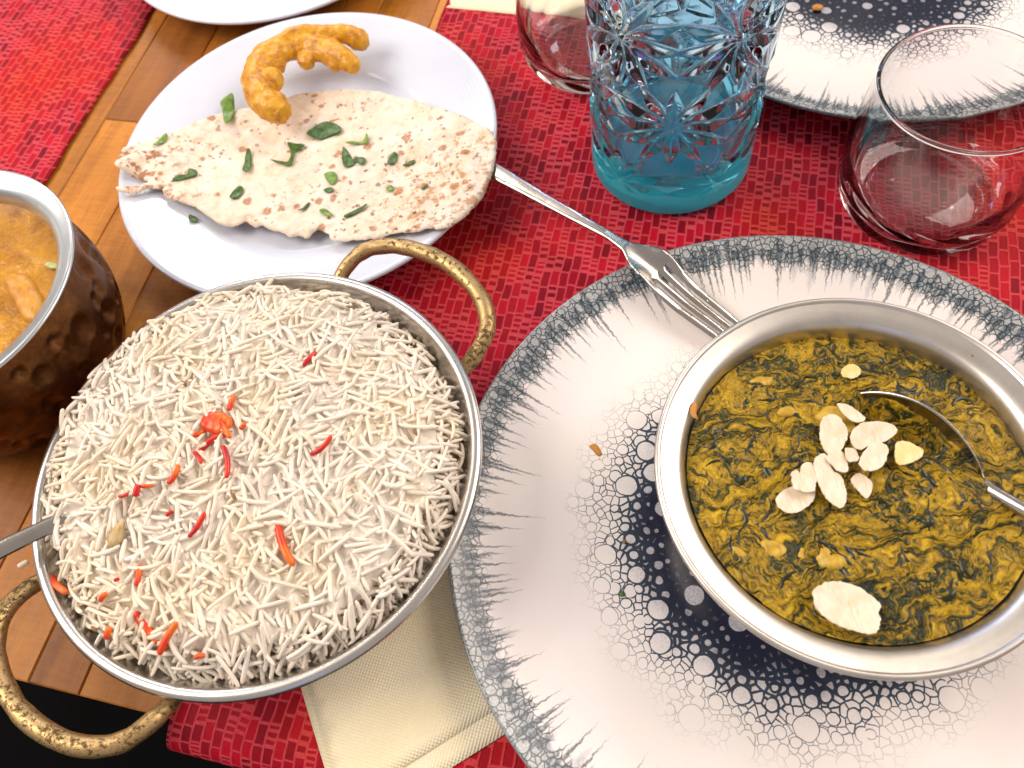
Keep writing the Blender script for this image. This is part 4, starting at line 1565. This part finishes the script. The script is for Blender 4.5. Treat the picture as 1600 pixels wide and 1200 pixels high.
def saag_h(x, y):
    """height of the curry, world coordinates"""
    x = np.asarray(x, float); y = np.asarray(y, float)
    dx, dy = x - SC[0], y - SC[1]
    r = np.hypot(dx, dy)
    z = 0.0548 + 0.0048 * (1 - np.clip(r / 0.066, 0, 1) ** 2)
    z = z - 0.0030 * np.clip((dx * 0.5 + dy * 0.86) / 0.06, 0, 1)
    z = z + 0.0010 * fbm(x * 70, y * 70, 1, 3, 31) + 0.0026 * np.abs(fbm(x * 150 + 3 * fbm(x * 60, y * 60, 0, 2, 8), y * 150, 2, 4, 41)) + 0.0005 * fbm(x * 520, y * 520, 3, 3, 51)
    # the hollow in front of the spoon
    s = (x - spoon_tip[0]) * sd_[0] + (y - spoon_tip[1]) * sd_[1]
    w = (x - spoon_tip[0]) * sn_[0] + (y - spoon_tip[1]) * sn_[1]
    z = z - 0.0100 * np.exp(-((s - 0.026) / 0.017) ** 4) * np.exp(-((w + 0.0045) / 0.0065) ** 4)
    return z


saag = empty('spinach_curry', (SC[0], SC[1], 0.0))
tag(saag, 'dark green and mustard spinach curry filling the wide-rimmed bowl', 'curry')
nr, nt = 110, 260
rr2 = np.linspace(0, 1, nr + 1)[1:] ** 0.75 * 0.0666
tt2 = np.linspace(0, 2 * np.pi, nt, endpoint=False)
R_, T_ = np.meshgrid(rr2, tt2, indexing='ij')
X_, Y_ = R_ * np.cos(T_), R_ * np.sin(T_)
Z_ = saag_h(X_ + SC[0], Y_ + SC[1])
Vs = np.vstack([[[0, 0, float(saag_h(SC[0], SC[1]))]], np.c_[X_.ravel(), Y_.ravel(), Z_.ravel()]])
I = 1 + np.arange(nr * nt).reshape(nr, nt)
I2 = np.roll(I, -1, 1)
q = np.stack([I[:-1], I[1:], I2[1:], I2[:-1]], -1).reshape(-1, 4)
tr = np.stack([np.zeros(nt, int), I[0], I2[0]], -1)
link('sauce', npmesh('sauce', Vs, q, tr), SAAG, saag)
# shreds of leaf half sunk in the sauce
VV, QQ, off = [], [], 0
for k in range(120):
    r0 = 0.063 * math.sqrt(rng.random()); a0 = rng.random() * 2 * math.pi
    x, y = SC[0] + r0 * math.cos(a0), SC[1] + r0 * math.sin(a0)
    yaw = 6.0 * float(vnoise(x * 45, y * 45, 5, 3)) + rng.normal(0, 0.5)
    m = int(rng.integers(7, 17)); stp = 0.0010; w0 = float(rng.uniform(0.0004, 0.0016))
    pts = []
    cv = rng.normal(0, 0.18)
    for i in range(m):
        pts.append((x, y, yaw)); x += stp * math.cos(yaw); y += stp * math.sin(yaw); yaw += cv + rng.normal(0, 0.12)
    P = np.array(pts)
    if np.hypot(P[:, 0] - SC[0], P[:, 1] - SC[1]).max() > 0.0650:
        continue
    z = saag_h(P[:, 0], P[:, 1])
    ww = w0 * np.sin(np.pi * (np.arange(m) + 0.6) / m) ** 0.6
    lft = -0.00022 + 0.00045 * np.sin(np.pi * np.arange(m) / (m - 1)) * rng.random()
    nx, ny = -np.sin(P[:, 2]), np.cos(P[:, 2])
    rows = []
    for f, dz in ((-1, -0.0003), (-0.5, 0.00015), (0, 0.0003), (0.5, 0.00015), (1, -0.0003)):
        rows.append(np.c_[P[:, 0] - SC[0] + nx * ww * f, P[:, 1] - SC[1] + ny * ww * f, z + lft + dz])
    V = np.stack(rows, 1).reshape(-1, 3)
    I = np.arange(m * 5).reshape(m, 5) + off
    QQ.append(np.stack([I[:-1, :-1], I[1:, :-1], I[1:, 1:], I[:-1, 1:]], -1).reshape(-1, 4)); VV.append(V); off += m * 5
sh = link('spinach_shreds', npmesh('spinach_shreds', np.concatenate(VV), np.concatenate(QQ)), SPINACH, saag)
tag(sh, kind='stuff')


def saag_top(x, y):
    return float(saag_h(np.array([x]), np.array([y]))[0])


def pebble(name, poly_px, zf, z0, thick, material, parent, bump=0.0006, raise_=0.0, edge=None):
    cx = sum(p[0] for p in poly_px) / len(poly_px); cy = sum(p[1] for p in poly_px) / len(poly_px)
    X, Y, Z = ontop(cx, cy, zf, z0)
    pl = [at(a, b, Z) for a, b in poly_px]
    me = slab_mesh(name, [tuple(p) for p in closed_spline(pl, 3)], 0.0012, lambda x, y: Z + raise_ + bump * fbm(x * 260, y * 260, X * 50, 3), thick, edge or thick * 0.9, (X, Y, Z))
    o = link(name, me, material, parent, (X, Y, Z))
    if parent is not None:
        o.location = (X - parent.location[0], Y - parent.location[1], Z - parent.location[2])
    return o


K4 = (1150, 540, 4.2857)
for pts in ([(520, 490), (560, 420), (640, 395), (720, 440), (800, 500), (850, 640), (840, 720), (760, 720), (690, 600), (600, 520)],
            [(90, 240), (150, 205), (245, 200), (250, 250), (180, 290), (120, 270)], [(270, 430), (330, 400), (430, 430), (500, 432), (400, 460), (300, 480)]):
    pebble('paneer_piece', crop(pts, *K4), saag_top, 0.055, 0.0030, PANEER, saag, 0.0022, -0.0006)
for pts in ([(690, 150), (760, 130), (880, 200), (890, 260), (820, 280), (720, 250)], [(170, 140), (230, 140), (300, 190), (260, 215), (180, 190)], [(590, 150), (640, 130), (640, 220), (590, 210)],
            [(350, 100), (430, 90), (530, 150), (500, 200), (400, 200)]):
    pebble('paneer_piece', crop(pts, 1100, 820, 4.0), saag_top, 0.055, 0.0028, PANEER, saag, 0.0022, -0.0006)

flakes = [
    ([(680, 390), (760, 398), (820, 440), (867, 492), (800, 520), (730, 480)], 0, 0.0034, 'almond flake at the top of the cluster, slanting down right'),
    ([(578, 490), (680, 478), (745, 570), (735, 640), (700, 700), (645, 747), (580, 685), (556, 590)], 0, 0.0040, 'upright almond flake at the upper left of the cluster'),
    ([(765, 610), (800, 545), (880, 516), (1000, 528), (1072, 582), (1000, 642), (890, 670), (835, 695), (785, 668)], 0, 0.0040, 'broad teardrop almond flake pointing right in the cluster'),
    ([(818, 785), (870, 690), (935, 648), (1000, 660), (1022, 712), (985, 800), (920, 845), (850, 840)], 0, 0.0036, 'rounded almond flake below the teardrop one'),
    ([(1058, 785), (1065, 665), (1130, 638), (1240, 678), (1256, 720), (1220, 762), (1100, 812)], 1, 0.0022, 'yellow stained almond flake standing apart at the right'),
    ([(513, 790), (570, 733), (612, 758), (640, 830), (702, 870), (737, 960), (742, 1020), (702, 1095), (620, 1050), (555, 950)], 0, 0.0030, 'longest almond flake in the lower middle of the cluster'),
    ([(598, 748), (690, 706), (740, 760), (752, 832), (710, 847), (650, 812)], 0, 0.0044, 'small almond flake overlapping the longest one'),
    ([(733, 690), (790, 698), (822, 752), (800, 778), (742, 762)], 0, 0.0052, 'tiny almond chip in the centre of the cluster'),
    ([(438, 800), (500, 778), (530, 840), (537, 930), (512, 985), (430, 972), (433, 880)], 0, 0.0046, 'folded almond flake left of the longest one'),
    ([(372, 850), (420, 848), (440, 900), (432, 968), (380, 950)], 0, 0.0040, 'narrow almond chip at the far left of the cluster'),
    ([(266, 1035), (300, 980), (380, 943), (460, 985), (526, 968), (512, 1050), (430, 1112), (360, 1127), (288, 1092)], 0, 0.0022, 'oval almond flake at the lower left of the cluster'),
    ([(768, 892), (810, 858), (850, 868), (912, 932), (882, 1025), (830, 980), (780, 930)], 0, 0.0024, 'small pointed almond flake below the cluster'),
    ([(708, 160), (770, 116), (832, 142), (826, 200), (775, 230), (708, 214)], 1, 0.0016, 'half sunk almond flake behind the tip of the spoon'),
]
for pts, st, lift, lab in flakes:
    px = crop(pts, *K4)
    cx = sum(p[0] for p in px) / len(px); cy = sum(p[1] for p in px) / len(px)
    X, Y, Z = ontop(cx, cy, lambda x, y: saag_top(x, y) + lift - 0.0007, 0.058)
    pl = [at(a, b, Z) for a, b in px]
    tx, ty = rng.normal(0, 0.10, 2)
    cup = rng.uniform(2, 16)
    me = slab_mesh('almond_flake', [tuple(p) for p in closed_spline(pl, 3)], 0.0009,
                   lambda x, y: Z + (x - X) * tx + (y - Y) * ty + cup * ((x - X) ** 2 + (y - Y) ** 2) * 0.5 + 0.0002 * fbm(x * 300, y * 300, X * 90, 2), 0.0008, 0.0003, (X, Y, Z), 0.00014, 1.0)
    me.set_sharp_from_angle(angle=0.8)
    tag(link('almond_flake', me, ALMOND_Y if st else ALMOND, None, (X, Y, Z)), lab, 'almond flake', 'almond flakes on the spinach curry')
px = crop([(690, 400), (800, 358), (930, 380), (1030, 440), (1102, 512), (1080, 555), (1098, 600), (1062, 686), (940, 668), (800, 612), (705, 535), (675, 450)], 1100, 820, 4.0)
X, Y, Z = ontop(1321, 950, lambda x, y: saag_top(x, y) + 0.0022, 0.058)
pl = [at(a, b, Z) for a, b in px]
me = slab_mesh('almond_flake', [tuple(p) for p in closed_spline(pl, 3)], 0.0009, lambda x, y: Z + 7 * ((x - X) ** 2 + (y - Y) ** 2) + 0.0002 * fbm(x * 300, y * 300, 3, 2), 0.0010, 0.0003, (X, Y, Z), 0.00016, 1.0)
me.set_sharp_from_angle(angle=0.8)
tag(link('almond_flake', me, ALMOND, None, (X, Y, Z)), 'largest almond flake lying alone by the near rim', 'almond flake', 'almond flakes on the spinach curry')

# serving spoon sunk in the spinach curry
axis_tip = spoon_tip - sn_ * 0.0085 - sd_ * 0.001
spoon('curry_spoon', 'steel spoon sunk in the spinach curry with one edge showing', axis_tip, math.atan2(sd_[1], sd_[0]), 0.066, 0.040, 0.010,
      [(0.0655, -0.0004, 0.0036), (0.071, 0.0006, 0.0030), (0.085, 0.003, 0.0030), (0.12, 0.007, 0.0040), (0.165, 0.009, 0.0068), (0.182, 0.009, 0.0055), (0.186, 0.009, 0.002)],
      math.radians(44), 0.0460, math.radians(-9))

# ------------------------------------------------------------------ copper pot with orange curry
CC = (-0.262, 0.286)
pot = empty('copper_pot', (CC[0], CC[1], 0.0004))
tag(pot, 'hammered copper pot with steel lining at the left edge', 'pot')
dth, dzc, dr = [], [], []
ddp = []
for row in range(6):
    for k in range(24):
        dth.append((k + 0.5 * (row % 2) + rng.normal(0, 0.30)) * 2 * math.pi / 24); dzc.append(0.012 + row * 0.0115 + rng.normal(0, 0.0030))
        dr.append(rng.uniform(0.0040, 0.0095)); ddp.append(rng.uniform(0.0014, 0.0042))
ddp = np.array(ddp)
dth, dzc, dr = map(np.array, (dth, dzc, dr))


def dents(th, r, z):
    d = np.angle(np.exp(1j * (th[:, None] - dth[None]))) * 0.075
    q = np.sqrt((d * 1.15) ** 2 + (z - dzc[None]) ** 2) / dr[None]
    return -(ddp[None] * np.clip(1 - q * q, 0, 1) ** 1.2).max(1) * (0.006 < z < 0.078)


body = smooth_profile([(0, 0), (0.045, 0.0), (0.054, 0.003), (0.0625, 0.018), (0.0690, 0.036), (0.0705, 0.054), (0.0685, 0.072), (0.0675, 0.0825)], 4)
link('body', lathe_mesh('body', body, 300, dents), COPPER, pot)
lin = [(0.0672, 0.0822), (0.0695, 0.0838)] + [(0.0705 + 0.0013 * math.cos(a), 0.0846 + 0.0010 * math.sin(a)) for a in np.linspace(-1.4, 2.2, 9)] + \
      smooth_profile([(0.0690, 0.0853), (0.0640, 0.0835), (0.0600, 0.0795), (0.0585, 0.072), (0.0620, 0.060), (0.062, 0.044), (0.055, 0.020), (0.045, 0.006), (0, 0.004)], 3)
link('lining', lathe_mesh('lining', lin, 160), mat_steel('tinned_lining', (0.62, 0.66, 0.70), 0.26), pot)
cur = empty('orange_curry', (CC[0], CC[1], 0.0))
tag(cur, 'glossy orange curry with meat pieces inside the copper pot', 'curry')
nr, nt = 70, 180
rr2 = np.linspace(0, 1, nr + 1)[1:] * 0.0600
R_, T_ = np.meshgrid(rr2, np.linspace(0, 2 * np.pi, nt, endpoint=False), indexing='ij')
X_, Y_ = R_ * np.cos(T_), R_ * np.sin(T_)


def curry_h(x, y):
    return 0.0738 + 0.0010 * fbm(np.asarray(x) * 60, np.asarray(y) * 60, 0, 3, 61) + 0.0004 * fbm(np.asarray(x) * 260, np.asarray(y) * 260, 0, 3, 71)


Vs = np.vstack([[[0, 0, 0.074]], np.c_[X_.ravel(), Y_.ravel(), curry_h(X_, Y_).ravel()]])
I = 1 + np.arange(nr * nt).reshape(nr, nt); I2 = np.roll(I, -1, 1)
link('sauce', npmesh('sauce', Vs, np.stack([I[:-1], I[1:], I2[1:], I2[:-1]], -1).reshape(-1, 4), np.stack([np.zeros(nt, int), I[0], I2[0]], -1)), CURRY, cur)
for pts, th, mm in (([(8, 440), (22, 428), (46, 433), (62, 456), (72, 482), (62, 504), (38, 500), (22, 470)], 0.006, CHICKEN),):
    pebble('meat_piece', pts, lambda x, y: float(curry_h(x - CC[0], y - CC[1])), 0.074, th, mm, cur, 0.0006)
X, Y, Z = ontop(81, 414, lambda x, y: float(curry_h(x - CC[0], y - CC[1])) + 0.001, 0.074)
pl = [at(a, b, Z) for a, b in ((68, 414), (76, 408), (91, 412), (91, 420), (78, 420))]
o = link('floating_herb', slab_mesh('coriander_stem', pl, 0.0009, lambda x, y: Z + 0 * x, 0.001, None, (X, Y, Z)), mat_leaf('pale_stem', (0.36, 0.38, 0.12), (0.5, 0.5, 0.2)), None, (X, Y, Z))
tag(o, 'pale green herb stem floating on the orange curry', 'herb')


# ------------------------------------------------------------------ glasses
def tumbler_mesh():
    outer = smooth_profile([(0, 0.0012), (0.030, 0.0008), (0.037, 0.0), (0.0415, 0.0012), (0.0455, 0.010), (0.0470, 0.024), (0.0468, 0.040), (0.0450, 0.060), (0.0427, 0.0772)], 3)
    lip = [(0.0420 + 0.0011 * math.cos(a), 0.0784 + 0.0011 * math.sin(a)) for a in np.linspace(-0.6, 3.7, 13)]
    inner = smooth_profile([(0.0413, 0.0772), (0.0436, 0.060), (0.0450, 0.042), (0.0448, 0.030), (0.0415, 0.0135), (0.0340, 0.0075), (0.018, 0.0060), (0, 0.0058)], 3)
    return lathe_mesh('tumbler', outer + lip + inner, 160, lambda th, r, z: 0.00045 * np.sin(th * 9 + z * 260) * math.exp(-((z - 0.013) / 0.010) ** 2) * (r > 0.0385))


tm_ = tumbler_mesh()
g1 = link('tumbler', tm_, GLASS, None, (0.2425, 0.2690, ZT))
tag(g1, 'clear stemless tumbler standing at the right, its whole rim visible', 'glass', 'clear tumblers')
g2 = link('tumbler', tm_, GLASS, None, (0.0985, 0.4395, ZT))
g2.rotation_euler.z = 0.7
tag(g2, 'clear tumbler half hidden behind the turquoise carafe, only its base showing', 'glass', 'clear tumblers')

# pressed turquoise carafe: leaf-shaped cuts radiate from rows of stars
KC = (0.1205, 0.336)
KR = 0.0458
KH = 0.205
nz, nth = 330, 420
zs = np.linspace(0.0, KH, nz)
ths = np.linspace(0, 2 * np.pi, nth, endpoint=False)
Zg, Tg = np.meshgrid(zs, ths, indexing='ij')
cut = np.zeros_like(Zg)
NS = 5
face = math.atan2(-KC[1], -KC[0])
for row in range(5):
    zc0 = 0.0215 + row * 0.0475
    for k in range(NS):
        tc0 = face + (k + 0.5 * ((row + 1) % 2)) * 2 * math.pi / NS
        du = np.angle(np.exp(1j * (Tg - tc0))) * KR
        dv = Zg - zc0
        near = (np.abs(du) < 0.045) & (np.abs(dv) < 0.045)
        for ang, ln, wd in ((0, .031, .0046), (180, .031, .0046), (27, .034, .0044), (153, .034, .0044), (207, .034, .0044), (333, .034, .0044), (57, .031, .0042), (123, .031, .0042),
                            (237, .031, .0042), (303, .031, .0042), (90, .0255, .0050), (270, .0255, .0050)):
            a = math.radians(ang)
            s = du * math.cos(a) + dv * math.sin(a)
            w = -du * math.sin(a) + dv * math.cos(a)
            tt = np.clip(s / ln, 0, 1)
            hw = wd * np.sin(np.pi * tt ** 0.8) + 1e-5
            c = np.where((s > 0) & (s < ln) & near, np.clip(1 - np.abs(w) / hw, 0, 1) * np.sin(np.pi * tt ** 0.8), 0)
            cut = np.maximum(cut, c)
cut *= np.clip((Zg - 0.016) / 0.006, 0, 1) * np.clip((KH - 0.012 - Zg) / 0.006, 0, 1)
Rg = KR + 0.0016 * (Zg / 0.1) - 0.0040 * cut
foot = np.clip(1 - Zg / 0.006, 0, 1)
Rg = Rg - 0.0045 * foot ** 2
Vo = np.c_[(Rg * np.cos(Tg)).ravel(), (Rg * np.sin(Tg)).ravel(), Zg.ravel()]
inner = smooth_profile([(KR - 0.0010, KH + 0.0012), (KR - 0.0022, KH), (KR - 0.0052, KH - 0.01), (KR - 0.0068, 0.10), (KR - 0.0078, 0.030), (KR - 0.0115, 0.0185), (0.020, 0.0165)], 2)
Vi, rows = [], []
base = nz * nth
for (r, z) in inner:
    r2 = r + 0.0016 * z / 0.1
    rows.append(base + np.arange(nth)); base += nth
    Vi.append(np.c_[r2 * np.cos(ths), r2 * np.sin(ths), np.full(nth, z)])
V = np.vstack([Vo] + Vi + [[[0, 0, 0.0160]], [[0, 0, 0.0010]]])
I = np.arange(nz * nth).reshape(nz, nth)
allrows = [I[k] for k in range(nz)] + rows
Q, T = [], []
for A, B in zip(allrows[:-1], allrows[1:]):
    Q.append(np.stack([A, np.roll(A, -1), np.roll(B, -1), B], -1))
A = allrows[-1]; T.append(np.stack([A, np.roll(A, -1), np.full(nth, base)], -1))
A = allrows[0]; T.append(np.stack([np.roll(A, -1), A, np.full(nth, base + 1)], -1))
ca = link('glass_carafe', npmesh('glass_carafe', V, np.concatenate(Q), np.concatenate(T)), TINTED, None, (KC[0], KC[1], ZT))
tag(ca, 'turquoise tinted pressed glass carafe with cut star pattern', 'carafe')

# ------------------------------------------------------------------ crumbs
def plate_z(x, y):
    return ZT + 0.0066


def crumb(px, zf, z0, th, mat_, label, name='crumb'):
    o = pebble(name, px, zf, z0, th, mat_, None, 0.0003, th * 0.3)
    tag(o, label, 'crumb', 'crumbs')


crumb([(920, 697), (930, 694), (936, 700), (941, 711), (934, 713), (927, 705)], plate_z, 0.0085, 0.0012, CRUMB, 'orange curry crumb on the speckled plate left of the bowl')
crumb([(1268, 12), (1276, 8), (1286, 11), (1282, 17), (1272, 17)], lambda x, y: ZT + 0.0070, 0.0085, 0.0025, CRUMB, 'brown crumb on the far speckled plate')
crumb([(972, 845), (977, 843), (979, 849), (975, 851)], plate_z, 0.0085, 0.0010, SEED, 'tiny black seed on the dark bubbles of the speckled plate')
crumb([(966, 928), (974, 924), (977, 930), (970, 933)], plate_z, 0.0085, 0.0008, LEAF_DARK, 'tiny green herb flake on the speckled plate below the bowl')
crumb([(1078, 640), (1084, 628), (1090, 632), (1088, 648), (1092, 656), (1082, 652)], lambda x, y: SZ - 0.0018, 0.061, 0.0008, CRUMB, 'orange sauce smear on the left of the bowl rim')
